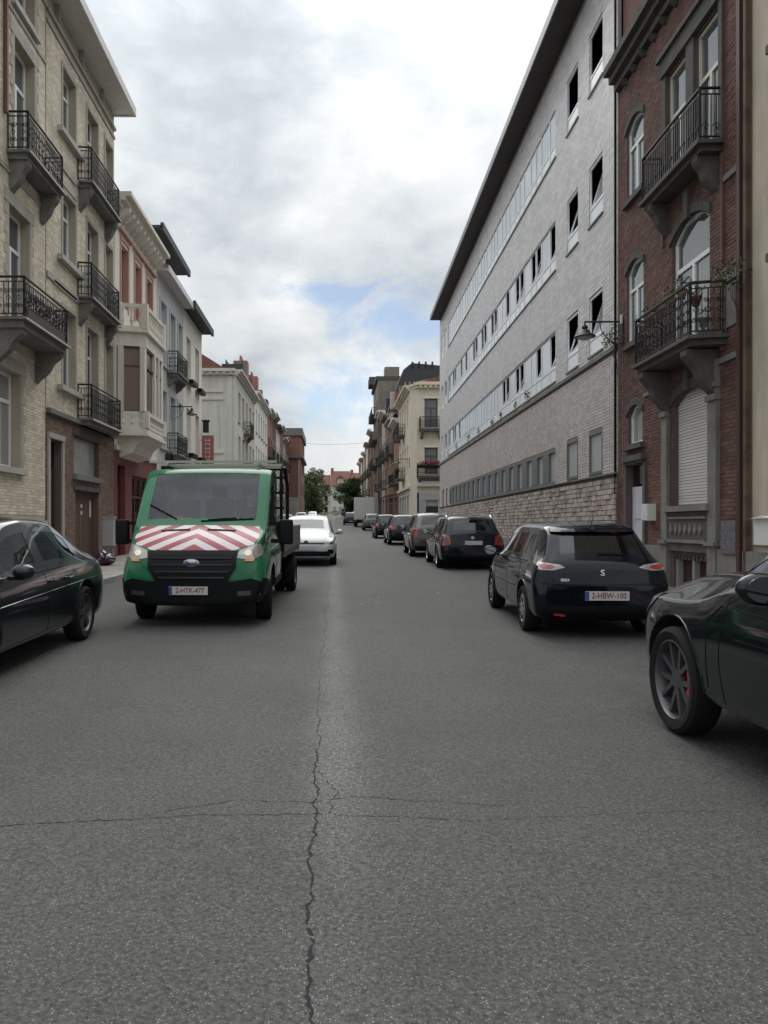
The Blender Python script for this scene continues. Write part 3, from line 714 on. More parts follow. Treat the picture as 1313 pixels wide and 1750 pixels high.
# slender windows on the left
for a, c, z0, z1, ar in NARW[:2]:
    b.window(a, c, z0, z1, n=-.10, mull=1, tr=.66, arch=ar); b.bx('sill', BLUESTD, (a - .12, c + .12, -.02, .10, z0 - .12, z0 - .005))
    m = b.mb(); arch_band(m, a, c, z1, ar) if 'arch_band' in globals() else None
b.window(16.15, 16.95, 3.28, 4.12, n=-.12, mull=0, tr=0, arch=.22, gm=WGC); b.bx('sill', BLUESTD, (16.03, 17.07, -.02, .10, 3.16, 3.275))
b.bx('door_hood', BLUESTD, (15.95, 17.1, .0, .12, 2.9, 3.02), (16.0, 17.05, .0, .08, 2.84, 2.9))
d = b.bx('door', M('lilac white door', (.56, .55, .62), .5, var=.06), (16.08, 16.97, -.14, -.09, .14, 2.35)); b.bx('fanlight', WGD, (16.08, 16.97, -.14, -.11, 2.40, 2.80), parent=d)
m = b.mb()
for z in (.35, 1.0, 1.65): m.box(16.2, 16.85, -.092, -.075, z, z + .5)
b.put(m, 'door_panel', M('lilac white door', (1, 1, 1)), d); b.bx('handle', IRON, (16.17, 16.22, -.09, -.04, 1.1, 1.3), parent=d); b.bx('threshold', BLUEST, (15.95, 17.1, -.28, .12, .0, .139 + .24))
for a, c in ((15.92, 16.05), (17.0, 17.13)): b.bx('door_surround', BLUESTD, (a, c, .0, .05, .2, 2.84))
# ground floor: roller shutter
sh = b.bx('roller_shutter', SHUT, (13.2, 14.62, -.13, -.11, 1.87, 4.0)); z = 1.89; me = None
while z < 3.97:
    if me is None:
        q = MB(Frame(0, 0, FR.d, FR.n)); q.box(-.70, .70, -.02, .0, .006, .046); q.box(-.70, .70, -.02, -.008, .046, .055); o = q.build('slat', SHUT, sh); me = o.data
    else: o = link('slat', me, sh)
    p = FR.P(13.91, -.09, z); o.location = tuple(p[i] - b.org[i] for i in range(3)); z += .056
# blue stone dressings
b.bx('window_sill', BLUEST, (13.0, 14.82, -.05, .14, 1.76, 1.865)); b.bx('apron', BLUESTD, (13.12, 14.72, .0, .06, 1.02, 1.755))
m = b.mb()
for k in range(7): m.prism([(13.3 + k * .2, 1.42), (13.36 + k * .2, 1.33), (13.42 + k * .2, 1.42), (13.36 + k * .2, 1.55)], .06, .085, 'n')
m.box(13.15, 14.69, .061, .10, 1.18, 1.24); m.box(13.15, 14.69, .061, .09, 1.62, 1.66); b.put(m, 'carved_relief', BLUEST)
for a, c in ((12.78, 13.08), (14.76, 15.02)):
    b.bx('pilaster', BLUEST, (a, c, .0, .09, .1, 1.15), (a - .03, c + .03, .0, .14, 1.15, 1.22), (a, c, .0, .08, 1.22, 4.3), (a - .02, c + .02, 0, .12, 3.62, 3.72), (a - .02, c + .02, 0, .12, 3.84, 3.92))
b.bx('plinth', BLUEST, (11.9, 12.77, .0, .07, .1, 1.10), (15.03, 15.90, .0, .07, .1, 1.10), (17.14, 17.58, 0, .07, .1, 1.10))
f = b.bx('cellar_window', FRG, (13.25, 13.31, -.16, -.05, .3, .98), (13.86, 13.93, -.16, -.05, .3, .98), (14.55, 14.62, -.16, -.05, .3, .98), (13.31, 14.55, -.16, -.08, .86, .90))
b.bx('cellar_board', M('dark red board', (.055, .022, .022), .8), (13.31, 14.55, -.2, -.17, .2, .98), parent=f)
m = b.mb()
for k in range(9): m.prism([(13.27 + k * .15, .98), (13.345 + k * .15, .86), (13.42 + k * .15, .98)], -.04, -.01, 'n')
b.put(m, 'fretted_pelmet', BLUESTD)
# first floor
b.window(13.15, 14.66, 4.72, 7.15, n=-.12, mull=1, tr=.66, fw=.07, arch=.28)
b.bx('keystone', BLUESTD, (13.82, 14.0, .0, .10, 7.10, 7.62)); b.bx('keystone', BLUESTD, (13.82, 14.0, .0, .10, 3.98, 4.35))
bal = balcony(b, 12.5, 15.2, 4.66, .60, h=.88, cant=.12, mat=BLUESTD, corb=False, step=.24)
for u in (12.95, 14.85): corbel(b, u, .24, 4.48, .85, .55, bal, BLUESTD)
# second floor pair
for a, c in ((12.75, 13.65), (13.98, 14.86)): b.window(a, c, 7.98, 10.25, n=-.10, mull=1, tr=.62, fw=.06, fm=M('ivory frame', (.58, .55, .46), .5))
b.bx('window_surround', BLUESTD, (12.62, 12.745, .0, .06, 7.9, 10.3), (13.66, 13.97, .0, .06, 7.9, 10.3), (14.87, 15.0, .0, .06, 7.9, 10.3), (12.55, 15.05, .0, .10, 10.3, 10.62), (12.5, 15.1, .0, .16, 10.62, 10.70))
bal2 = balcony(b, 12.65, 15.2, 7.92, .42, h=.88, mat=BLUESTD, corb=False, style='plain', step=.22)
for u in (12.95, 14.9): corbel(b, u, .22, 7.76, .6, .36, bal2, BLUESTD)
# string courses and relief
b.bx('string_course', BLUEST, (11.9, 12.6, 0, .045, 5.5, 5.62), (15.25, 16.05, 0, .04, 4.2, 4.28), (11.9, 12.76, 0, .05, 4.2, 4.30), (11.9, 12.6, 0, .05, 7.18, 7.28))
b.bx('raised_panel', BLUEST, (12.05, 12.6, 0, .03, 4.75, 5.45)); b.bx('pier', BRICKR, (12.62, 12.70, 0, .05, 4.4, 7.7), (15.02, 15.10, 0, .05, 7.0, 7.6))
for a, c, z1, ar, nk, th_ in [(q[0], q[1], q[3], q[4], 9, .16) for q in NARW] + [(13.15, 14.66, 7.15, .28, 13, .18), (13.2, 14.62, 4.0, .22, 13, .18)]:
    am = None
    for k in range(nk):   # separate voussoirs
        t0, t1 = k / nk, (k + 1) / nk; u0, u1 = a - .08 + (c - a + .16) * t0 + .006, a - .08 + (c - a + .16) * t1 - .006
        zc = lambda t: z1 - ar * ((t - .5) * 2) ** 2
        m = b.mb(); m.prism([(u0, zc(t0) + .005), (u1, zc(t1) + .005), (u1, zc(t1) + th_), (u0, zc(t0) + th_)], 0, .05, 'n'); b.put(m, 'arch_stone', BLUESTD)
cornice(b, BLUESTD, 12.0, .36, .5, dent=(.10, .42, .14, .16)); 
# attic storey behind the cornice
m = b.mb(); m.box(11.9, 17.58, -6, -.10, 11.45, 16.5); at = b.put(m, 'attic_wall', BRICKR)
b.bx('number_plate', WBOX, (17.12, 17.16, .08, .12, 6.05, 6.25)); b.bx('downpipe', M('dark red pipe', (.06, .025, .02), .6), (11.93, 12.03, .02, .12, .2, 12))
BH = b
# things fixed to the house
m = MB(FR); m.box(15.42, 15.74, .01, .18, 1.60, 1.94); m.box(15.43, 15.73, .18, .192, 1.61, 1.93); m.box(15.55, 15.58, .192, .20, 1.7, 1.8)
tagt(m.build('meter_box', WBOX), 'square white meter box beside the lilac door of the brick house', 'meter box')
m = MB(FR); m.box(12.10, 12.58, .08, .095, 1.04, 1.58); o = m.build('worn_notice_board', M('torn dark poster', (.075, .07, .08), .7, var=.5, scale=14, col2=(.16, .16, .17))); tagt(o, 'dark weathered notice panel on the brick pier near the cream wall', 'notice board')
for k, (u, z, s, n_) in enumerate(((15.0, 4.7, .5, 90), (14.7, 5.45, .35, 50), (14.2, 5.5, .3, 40), (13.7, 5.55, .3, 50), (13.3, 5.58, .32, 60), (12.75, 5.3, .3, 40))):
    p = FR.P(u, .42 if k else .3, z)
    L_ = ['dark leafy plant in the far corner of the lower iron balcony', 'small plant hooked on the balcony rail next to the dark leafy one', 'pale plant hanging third along the lower balcony rail', 'green plant hanging over the middle of the lower balcony rail', 'greenest plant on the lower balcony rail before the bend', 'plant at the near end of the lower balcony of the brick house'][k]
    potplant(p[0], p[1], p[2] - .12, s, s * .8, L_, 'plants on the lower balcony of the brick house', n=n_, s=.035)
# cream neighbour at the right edge
b = Bld('cream_house', 'stained cream rendered house at the right edge of the street', FR, 4.0, 11.86, 17, depth=11)
b.wall([], CREAMR, z0=0, rev=.05); b.bx('pilaster', CREAMR, (11.2, 11.70, 0, .035, 1.2, 17)); b.bx('plinth', BLUEST, (4, 11.84, .0, .12, 0, 1.1))
b.bx('cornice_band', BLUESTD, (4, 11.0, .0, .22, 8.3, 8.42), (4, 11.0, .0, .22, 5.3, 5.42))
b.bx('downpipe', M('rusty pipe', (.11, .075, .05), .8, col2=(.06, .035, .02)), (11.74, 11.82, .04, .12, .2, 17))
m = MB(FR); m.box(10.7, 11.2, .12, .28, 1.22, 1.60); m.prism([(10.68, 1.60), (11.22, 1.60), (10.95, 1.64)], .10, .33, 'n'); tagt(m.build('white_utility_box', WBOX), 'white utility box on the stained cream wall at the right edge', 'utility box')

# ---------------------------------------------------------------- wall lantern brackets
def lantern(F, u, z, arm, label, group, s=1.0, n0=.0):
    p = F.P(u, n0, z); t = thing('street_lantern', label, 'street lamp', p, group=group); G = Frame(0, 0, F.d, F.n); m = MB(G)
    m.tube([(0, 0, 0), (0, arm, 0)], .022 * s, 6); m.tube([(0, .02, -.55 * s), (0, .02, .1)], .02, 5)
    m.tube([(0, .04 + .5 * s * math.sin(a * math.pi / 16), -.5 * s + .48 * s * (1 - math.cos(a * math.pi / 16))) for a in range(9)], .012, 4)
    m.tube([(0, .22 * s + x, -.18 * s + y_) for x, y_ in spiral(0, 0, .14 * s, 1.3, 1, 1, 12)], .01, 4); m.build('bracket', IRON, t)
    h = MB(G); c = (0, arm, 0); h.lathe([(.015, .0), (.02, -.08), (.06, -.09), (.07, -.14), (.045, -.16), (.10, -.20), (.13, -.26), (.22, -.31), (.245, -.34), (.24, -.35)], c, 'z', 20); h.build('lamp_hood', IRON, t, smooth=True)
    g = MB(G); g.lathe([(.0, -.42), (.08, -.41), (.15, -.37), (.17, -.345)], c, 'z', 16); g.build('lamp_glass', M('milky lamp glass', (.35, .37, .36), .2), t, smooth=True); return t
lantern(FR, 17.25, 6.12, .88, 'black wall lantern on a scrolled arm where brick meets pale tile', 'wall lanterns along the street', n0=.0)
for k, (u, z, s, L_) in enumerate(((17.3, 5.75, .55, 'tangled climbing greenery on the wall below the near lantern'), (11.95, 5.45, .5, 'withered climber hanging by the drainpipe at the right edge'))):
    p = FR.P(u, .12, z); t = thing('climbing_plant', L_, 'plant', p); m = MB(); leafball(m, (-.12, -.05, 0), .32, .25, .26, 160, .035, rnd); m.build('foliage', LEAFP, t, recalc=False)
    m = MB(); 
    for q in range(5): m.tube([(0, 0, -.9 + q * .1), (-.05 - q * .02, -.04, -.4), (-.12 * q * .4, -.05, .1)], .006, 3)
    m.build('stem', BARK, t)
# ---------------------------------------------------------------- left side, nearest house: yellow brick, grey stone quoins
b = Bld('yellow_brick_house', 'tall yellow brick house with grey quoined windows and two deep iron balconies', FL, 12.6, 19.0, 14.95, depth=10)
W1 = (16.85, 18.0); ops = [(W1[0], W1[1], 6.0, 8.65), (17.15, 18.3, 9.85, 12.55), (16.2, 17.5, 2.8, 4.95), (17.1, 18.3, 13.3, 14.5), (13.6, 14.8, 2.8, 4.95), (13.6, 14.8, 6.0, 8.65), (13.6, 14.8, 9.85, 12.5), (14.5, 18.0, .35, 1.35)]
w = b.wall(ops, MORTY, rev=.32, side_mat=BRICKY)
bricks(b, 14.5, 19.0, 1.75, 14.9, [o for o in ops] + [(12, 19, 1.3, 1.75)], .215, .070, .011, BRICKY, n_ind=300, jit=.002)
for (a, c, z0, z1) in ops[:7]:
    b.window(a + .02, c - .02, z0, z1, n=-.26, mull=1, tr=.70, fw=.07, gm=WG if z0 > 5 else WGC)
    if z0 < 5 or z0 > 13: b.bx('sill', SLABL, (a - .15, c + .15, -.05, .12, z0 - .14, z0 - .006))
    k = 0; z = z0 - .05; 
    while z < z1 + .05:   # toothed quoins round each opening
        e = .24 if k % 2 else .14; s_ = z + .22
        for aa, cc in ((a - e, a - .002), (c + .002, c + e)):
            b.bx('quoin', STONEL, (aa, cc, -.1, .022, z + .004, s_ - .004))
        z += .22; k += 1
    b.bx('lintel', STONEL, (a - .25, c + .25, -.1, .03, z1 + .005, z1 + .30))
for z in (5.45, 9.3, 13.0): b.bx('string_course', STONEL, (12.7, 19.0, 0, .04, z, z + .1))
b.bx('basement_void', DARKIN, (14.5, 18.0, -.5, -.33, .35, 1.35)); b.bx('plinth', BLUEST, (12.7, 14.48, 0, .06, .2, 1.45), (18.02, 18.98, 0, .06, .2, 1.45)); b.bx('plinth_band', SLABL, (12.7, 19.0, 0, .08, 1.46, 1.62))
b.bx('shop_board', M('dark brown board', (.05, .03, .025), .7), (14.5, 17.0, -.32, -.28, .4, 1.0))
s1 = balcony(b, 16.0, 18.65, 5.90, .72, h=.85, edge=SLABL, th=.22, ch=.75, step=.26)
s2 = balcony(b, 16.75, 18.95, 9.78, .50, h=.86, edge=SLABL, th=.18, ch=.7, step=.24)
b.bx('downpipe', M('red brown pipe', (.13, .06, .045), .7), (16.55, 16.63, .02, .1, 10.5, 14.9))
m = MB(FL); m.box(16.2, 18.4, .62, .70, 5.92, 6.12); o = m.build('window_box', M('dark planter', (.06, .05, .05), .8)); tagt(o, 'dark trough of dry plants inside the lowest near left balcony', 'planter')
m = MB(); leafball(m, (-7.2 + .6, 17.4, 6.35), .1, 1.1, .28, 420, .04, rnd); m.build('dry_foliage', M('dry grey leaf', (.10, .085, .08), .8, rand=.5), o, recalc=False)
# ---------------------------------------------------------------- second: yellow brick over brown ground floor
b = Bld('balconied_brick_house', 'yellow brick house with three stacked iron balconies over a brown ground floor', FL, 19.06, 24.96, 14.95, depth=10)
colA, colB, colC = (20.35, 21.35), (22.2, 23.2), (23.95, 24.75); up = []
for z0, z1, s0 in ((11.28, 13.7, 11.95), (8.02, 10.4, 8.6), (4.58, 7.3, 5.2)):
    up += [(colA[0] - .15, colA[1] - .15, s0, z1), (colB[0], colB[1], z0, z1), (colC[0], colC[1], z0, z1)]
lo = [(19.25, 20.12, .2, 3.70), (21.1, 23.35, 2.94, 4.0), (21.2, 23.3, .2, 2.5)]
w = b.wall(up, MORTY, z0=4.35, rev=.30, side_mat=BRICKY); wl = b.wall(lo, MORTB, z1=4.34, rev=.25, name='ground_floor_wall', side_mat=BRICKB)
b.wallo = w; bricks(b, 19.06, 24.96, 4.42, 14.2, up, .215, .072, .011, BRICKY, n_ind=120, jit=.002)
b.wallo = wl; bricks(b, 19.06, 24.96, .3, 4.30, lo, .215, .072, .012, BRICKB, n_ind=180, jit=.002)
for i, (a, c, z0, z1) in enumerate(up):
    b.window(a + .01, c - .01, z0, z1, n=-.24, mull=1, tr=.72, fw=.06, gm=[WG, WGD, WGC][i % 3])
    b.bx('reveal_trim', STONEL, (a - .10, a - .002, -.05, .03, z0, z1 + .1), (c + .002, c + .10, -.05, .03, z0, z1 + .1), (a - .002, c + .002, -.05, .03, z1 + .002, z1 + .13))
for z in (11.8, 8.45, 5.05): b.bx('sill', SLABL, (colA[0] - .55, colA[1] + .25, 0, .16, z, z + .14)); 
for z in (10.95, 7.72): b.bx('sunk_panel', STONEL, (19.5, 21.2, 0, .05, z, z + .10), (19.5, 21.2, 0, .05, z - .42, z - .38))
b.bx('string_course', BLUEST, (19.06, 24.96, 0, .12, 4.34, 4.46)); b.bx('string_course', STONEL, (19.06, 24.96, 0, .05, 7.75, 7.9), (19.06, 24.96, 0, .05, 11.05, 11.17), (19.06, 24.96, 0, .05, 14.15, 14.24))
for z, h_ in ((11.2, .95), (7.95, .95), (4.52, .95)): balcony(b, 21.35, 24.25 if z > 5 else 24.4, z, .42, h=h_, edge=SLABL, th=.18, ch=.62, step=.24, corb=z > 5, cant=.04)
d = b.bx('door', M('dark brown door', (.035, .025, .02), .6), (19.27, 20.10, -.22, -.17, .2, 3.0)); b.bx('fanlight', WGD, (19.27, 20.10, -.21, -.18, 3.05, 3.68), parent=d); b.bx('door_surround', STONEL, (19.12, 19.248, 0, .05, .2, 3.72), (20.122, 20.25, 0, .05, .2, 3.72), (19.12, 20.25, 0, .07, 3.722, 3.86))
sw = b.bx('shop_window', FRG, (21.12, 23.33, -.20, -.14, 2.95, 3.02), (21.12, 23.33, -.20, -.14, 3.92, 3.99), (21.12, 21.2, -.2, -.14, 3.02, 3.92), (23.25, 23.33, -.2, -.14, 3.02, 3.92)); b.bx('pane', M('milky curtain behind glass', (.30, .34, .31), .15, var=.3, scale=3), (21.2, 23.25, -.18, -.16, 3.02, 3.92), parent=sw)
b.bx('sill', BLUEST, (21.0, 23.45, 0, .12, 2.78, 2.93)); b.bx('lintel', BLUESTD, (21.0, 23.45, 0, .05, 4.01, 4.2), (21.05, 23.4, 0, .05, 2.5, 2.62))
gd = b.bx('cellar_door', WOODB, (21.2, 23.3, -.22, -.18, .2, 2.5)); me = None
for k in range(14):
    q = b.mb(); q.box(21.21 + k * .15, 21.35 + k * .15, -.18, -.165, .25, 2.45); b.put(q, 'plank', M('planked brown door', (.105, .062, .045), .65, rand=.2), gd)
b.bx('paper_notice', WBOX, (21.35, 21.5, -.164, -.160, 1.75, 2.25), parent=gd); b.bx('paper_notice', WBOX, (22.95, 23.1, -.164, -.160, 1.75, 2.25), parent=gd); b.bx('paper_notice', WBOX, (22.15, 22.3, -.164, -.160, 1.82, 1.92), (22.15, 22.3, -.164, -.160, 2.02, 2.12), parent=gd)
# the white gutter board over both yellow houses
for B_, e0, e1 in ((None, 12.6, 19.0), (b, 19.06, 25.0)):
    BB = B_ or [o for o in [b]][0]
    m = MB(FL); m.box(e0, e1, -.1, .64, 14.97, 15.03); m.box(e0, e1, .64, .72, 14.93, 15.2); m.box(e0, e1, -.1, .64, 15.032, 15.16)
    b.put(m, 'gutter', GUT); m = MB(FL)
    u = e0 + .6
    while u < e1 - .2: m = MB(FL); m.box(u, u + .07, 0, .12, 14.56, 14.96); b.put(m, 'modillion', STONEL); u += 1.9
    m = MB(FL); m.box(e0, e1, 0, .07, 14.44, 14.54); b.put(m, 'frieze', STONEL)
m = MB(FL); m.box(24.96, 25.03, -.1, .70, 14.93, 15.19); b.put(m, 'gutter_end', GUT)

# ---------------------------------------------------------------- third: pale house with box oriel
b = Bld('oriel_house', 'pale house with a box oriel, salmon window surrounds and a burgundy ground floor', FL, 25.02, 31.0, 12.1, depth=10)
UW = [(25.75, 26.65), (27.55, 28.45), (29.3, 30.2)]; up = [(a, c, 9.0, 11.1) for a, c in UW] + [(28.9, 30.3, 5.4, 7.5)]
lo = [(25.35, 26.3, .3, 3.55), (27.2, 30.3, .9, 3.3)]
w = b.wall(up, CREAMP, z0=4.0, rev=.30, side_mat=M('grey side wall render', (.36, .34, .31), .9, streak=.2)); b.wall(lo, BURG, z1=3.99, rev=.25, name='ground_floor_wall')
for a, c in UW:
    b.window(a + .02, c - .02, 9.0, 11.1, n=-.25, mull=0, tr=0, fm=FRB, gm=WGD); b.bx('blind', WOODB, (a + .08, c - .08, -.20, -.19, 9.6, 11.0))
    b.bx('window_surround', PINK, (a - .11, a + .02, -.24, .03, 8.9, 11.2), (c - .02, c + .11, -.24, .03, 8.9, 11.2), (a - .11, c + .11, -.2, .04, 11.202, 11.30), (a - .34, c + .34, 0, .12, 11.422, 11.50))
b.window(28.92, 30.28, 5.4, 7.5, n=-.25, fm=FRB, gm=WGD)
for z in (8.0, 4.02): b.bx('string_course', CREAMP, (25.02, 31.0, 0, .08, z, z + .14))
# oriel
OR = [(25.28, 0), (25.55, .90), (28.15, .90), (28.45, 0)]
def ring(m, e, z0, z1, mi=0): m.prism([(OR[0][0] - e, 0), (OR[1][0] - e, OR[1][1] + e), (OR[2][0] + e, OR[2][1] + e), (OR[3][0] + e, 0)], z0, z1, 'z', mi)
m = b.mb(); ring(m, 0, 7.5, 7.95); ring(m, .10, 7.95, 8.06); ring(m, -.02, 4.75, 5.30); ring(m, .05, 4.60, 4.75); ring(m, .10, 4.50, 4.60)
i = len(m.v)
m.prism([(0, 4.5), (.92, 4.5), (.55, 4.2), (.45, 3.95), (0, 3.80)], 25.6, 28.1)
for (ua, na), (ub, nb), k in ((OR[0], OR[1], 0), (OR[1], OR[2], 1), (OR[2], OR[3], 2)):
    pass
# posts of the oriel
for (u, n_, s_) in ((25.36, .14, .12), (25.60, .82, .13), (26.85, .86, .10), (27.42, .86, .07), (28.08, .82, .13), (28.38, .12, .1)): m.box(u - s_, u + s_, n_ - .1, n_ + .06, 5.3, 7.5)
ori = b.put(m, 'oriel', CREAMP)
def sidewin(p, q, z0, z1, mat, inset=.0):
    m = b.mb(); m.poly([(p[0], p[1], z0), (q[0], q[1], z0), (q[0], q[1], z1), (p[0], p[1], z1)]); return m
for p, q in (((25.42, .16), (25.60, .76)), ((25.7, .82), (26.78, .82)), ((26.92, .82), (27.36, .82)), ((27.48, .82), (27.98, .82)), ((28.12, .7), (28.36, .15))):
    b.put(sidewin(p, q, 5.3, 7.5, None), 'oriel_pane', M('brown blind behind glass', (.15, .085, .06), .25, var=.15), ori)
m = b.mb()
for p, q in (((25.42, .18), (25.60, .78)), ((25.7, .85), (26.78, .85)), ((26.92, .85), (27.36, .85)), ((27.48, .85), (27.98, .85))):
    for z in (5.33, 6.85, 7.45): m.tube([(p[0], p[1], z), (q[0], q[1], z)], .035, 4)
b.put(m, 'glazing_bar', FRB, ori)
def balus(zb, zt, path, mat, parent):
    m = b.mb(); 
    for (ua, na), (ub, nb) in zip(path, path[1:]):
        L_ = math.hypot(ub - ua, nb - na)
        for z0, z1 in ((zb, zb + .09), (zt - .12, zt)):
            m.prism([(ua, na), (ub, nb), (ub - .0001 + (nb - na) / L_ * .14, nb - (ub - ua) / L_ * .14), (ua + (nb - na) / L_ * .14, na - (ub - ua) / L_ * .14)], z0, z1, 'z')
        for t in ((0, 1) if (ua, na) == path[0] else (1,)): 
            u, n_ = ua + (ub - ua) * t, na + (nb - na) * t; m.box(u - .11, u + .11, n_ - .16, n_ + .05, zb, zt + .01)
        k = max(2, int(L_ / .24))
        for j in range(k):
            t = (j + .5) / k; u, n_ = ua + (ub - ua) * t, na + (nb - na) * t - .07; hh = zt - .12 - zb - .09
            m.lathe([(.035, 0), (.035, hh * .1), (.065, hh * .3), (.03, hh * .6), (.05, hh * .9), (.05, hh)], (u, n_, zb + .09), 'z', 7)
    return b.put(m, 'balustrade', mat, parent)
balus(8.08, 8.92, [(25.30, .12), (25.55, .93), (28.15, .93), (28.45, .1)], CREAMP, ori)
m = b.mb(); balus(4.76, 5.32, [(25.33, .12), (25.58, .96), (28.12, .96), (28.40, .1)], CREAMP, ori)
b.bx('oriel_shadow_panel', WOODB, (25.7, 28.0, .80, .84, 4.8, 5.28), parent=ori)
cornice(b, CREAMP, 12.5, .55, .42, dent=(.16, .34, .30, .42), dentm=CREAMP)
d = b.bx('door', BURGD, (25.37, 26.28, -.22, -.18, .3, 2.9)); b.bx('fanlight', WGD, (25.37, 26.28, -.22, -.18, 2.95, 3.53), parent=d)
sw = b.bx('shop_window', BURGD, (27.2, 30.3, -.2, -.12, .9, 1.0), (27.2, 30.3, -.2, -.12, 3.2, 3.3), *[(27.2 + k * .76, 27.28 + k * .76, -.2, -.119, 1.0, 3.2) for k in range(5)], (27.28, 30.2, -.2, -.121, 2.5, 2.58)); b.bx('pane', WGD, (27.2, 30.3, -.18, -.16, .9, 3.3), parent=sw)
# ---------------------------------------------------------------- fourth: blue grey
def plain(name, label, F, u0, u1, zt, mat, wins, floors, z_off=0, frame=None, gm=None, depth=10, lo=None, lomat=None, surround=None, group=None, sm=None, mull=1, fw=.07):
    b = Bld(name, label, F, u0, u1, zt, depth=depth, group=group); ops = [(a, c, z0, z1) for z0, z1 in floors for a, c in wins]; lo = lo or []
    zl = (max(o[3] for o in lo) + .35) if lo else None
    if lo:
        b.wall(ops, mat, z0=zl, rev=.28, side_mat=sm); b.wall(lo, lomat or mat, z1=zl - .01, rev=.28, name='ground_floor_wall')
        b.bx('string_course', mat, (u0, u1, 0, .10, zl - .02, zl + .10))
    else: b.wall(ops, mat, rev=.28, side_mat=sm)
    for i, (a, c, z0, z1) in enumerate(ops):
        b.window(a + .01, c - .01, z0, z1, n=-.22, mull=mull, tr=.72, fw=fw, fm=frame or FRW, gm=(gm or [WG, WGD, WGC])[i % len(gm or [1, 2, 3])])
        b.bx('sill', SLABL, (a - .08, c + .08, -.03, .10, z0 - .1, z0 - .004))
        if surround: b.bx('window_surround', surround, (a - .12, a - .002, -.1, .04, z0, z1 + .12), (c + .002, c + .12, -.1, .04, z0, z1 + .12), (a - .002, c + .002, -.1, .04, z1 + .002, z1 + .12))
    for i, (a, c, z0, z1) in enumerate(lo):
        p = b.bx('shop_window' if c - a > 1.3 else 'door', FRG, (a, a + .07, -.22, -.15, z0, z1), (c - .07, c, -.22, -.15, z0, z1), (a + .07, c - .07, -.22, -.15, z1 - .6, z1 - .52)); b.bx('pane', WGD, (a + .02, c - .02, -.2, -.18, z0, z1), parent=p)
    return b
b = plain('blue_grey_house', 'narrow blue grey painted house with a white gutter board and stacked balconies', FL, 31.02, 36.48, 11.9, GREYB, [(31.6, 32.7), (33.5, 34.5), (35.2, 36.1)], [(8.3, 10.9), (4.8, 7.2)], surround=M('light grey trim', (.44, .46, .48), .8), lo=[(31.5, 32.5, .4, 3.3), (33.0, 36.2, 1.0, 3.3)], lomat=WHITEP, gm=[WG, WG, WGC])
for z in (8.15, 4.6): balcony(b, 32.9, 35.1, z, .5, h=.9, th=.2, ch=.4, step=.3)
m = b.mb(); m.box(31.0, 36.5, -.1, .45, 11.9, 11.98); m.box(31.0, 36.5, .45, .52, 11.86, 12.12); b.put(m, 'gutter', GUT)
m = b.mb(); m.box(30.2, 35.4, -3, -.25, 11.9, 13.2); b.put(m, 'attic_wall', GREYB); m = b.mb(); m.box(29.9, 35.6, -3.2, .45, 13.2, 13.32); m.box(29.9, 35.6, .40, .52, 13.12, 13.42); b.put(m, 'attic_eave', M('black eave board', (.02, .02, .024), .6))
b = plain('cream_signed_house', 'cream house with a black projecting eave and a red vertical sign', FL, 36.5, 41.6, 11.95, CREAMP, [(37.3, 38.4), (39.7, 40.8)], [(8.6, 10.8), (5.0, 7.3)], lo=[(37.0, 38.0, .5, 3.4), (38.6, 41.2, 1.1, 3.4)], lomat=WHITEW)
m = b.mb(); m.box(36.3, 41.9, -3, .55, 12.0, 12.14); m.box(36.3, 41.9, .5, .62, 11.9, 12.24); b.put(m, 'eave', MATS['black eave board'])
for z in (7.9, 4.3): b.bx('flower_box', BLACKP, (37.2, 38.5, .1, .35, z + .55, z + .75), (39.6, 40.9, .1, .35, z + .55, z + .75))
for z in (6.6, 3.2): b.bx('corner_lantern', IRON, (41.65, 41.9, .05, .35, z, z + .6), (41.6, 41.95, 0, .4, z + .6, z + .68))
# red vertical sign, hung out from the wall
t = thing('vertical_sign', 'red vertical shop sign with white letters projecting from the cream house', 'sign', FL.P(41.0, .0, 4.2))
m = MB(Frame(0, 0, (0, 1), (1, 0))); m.box(-.06, .06, .12, .75, -.1, 2.15); m.build('panel', M('faded red sign', (.36, .12, .11), .6), t)
m = MB(Frame(0, 0, (0, 1), (1, 0))); m.tube([(0, 0, .2), (0, .12, .2)], .02, 4); m.tube([(0, 0, 1.9), (0, .12, 1.9)], .02, 4); m.build('bracket', IRON, t)
m = MB(Frame(0, 0, (0, 1), (1, 0)))
for k in range(9):
    z = 1.95 - k * .22; m.box(-.066, -.061, .30, .34, z - .14, z); m.box(-.066, -.061, .52, .56, z - .14, z); m.box(-.066, -.061, .34, .52, z - (.03 if k % 2 else .09), z - (0 if k % 2 else .06))
m.build('lettering', WBOX, t)
lantern(FL, 33.6, 6.75, .95, 'black wall lantern on the blue grey house', 'wall lanterns along the street', s=1.1)
# ---------------------------------------------------------------- beyond the side street
b = plain('white_corner_house', 'large off white corner house with blind window panels facing the side street', FL, 56, 69.4, 12.6, WHITEW, [(57.5 + k * 2.5, 58.7 + k * 2.5) for k in range(5)], [(9.4, 11.6), (6.0, 8.3)], depth=16, lo=[(57.0 + k * 2.6, 58.6 + k * 2.6, 1.4, 4.0) for k in range(5)], surround=WHITEW, sm=WHITEW)
G_ = Frame(-7.2, 56, (-1, 0), (0, -1)); bb = b.F; m = MB(G_)
cornice(b, WHITEW, 13.0, .5, .45)
m.box(0, 12, .0, .45, 12.78, 13.0); m.box(0, 12, 0, .25, 12.55, 12.78); 
for k in range(24): m.box(.2 + k * .5, .4 + k * .5, .0, .38, 12.6, 12.779)
b.put(m, 'side_cornice', WHITEW)
m = MB(G_)
for z in (11.3, 10.75, 6.8, 5.9, 5.1): m.box(.9, 3.6, 0, .10, z, z + .13)
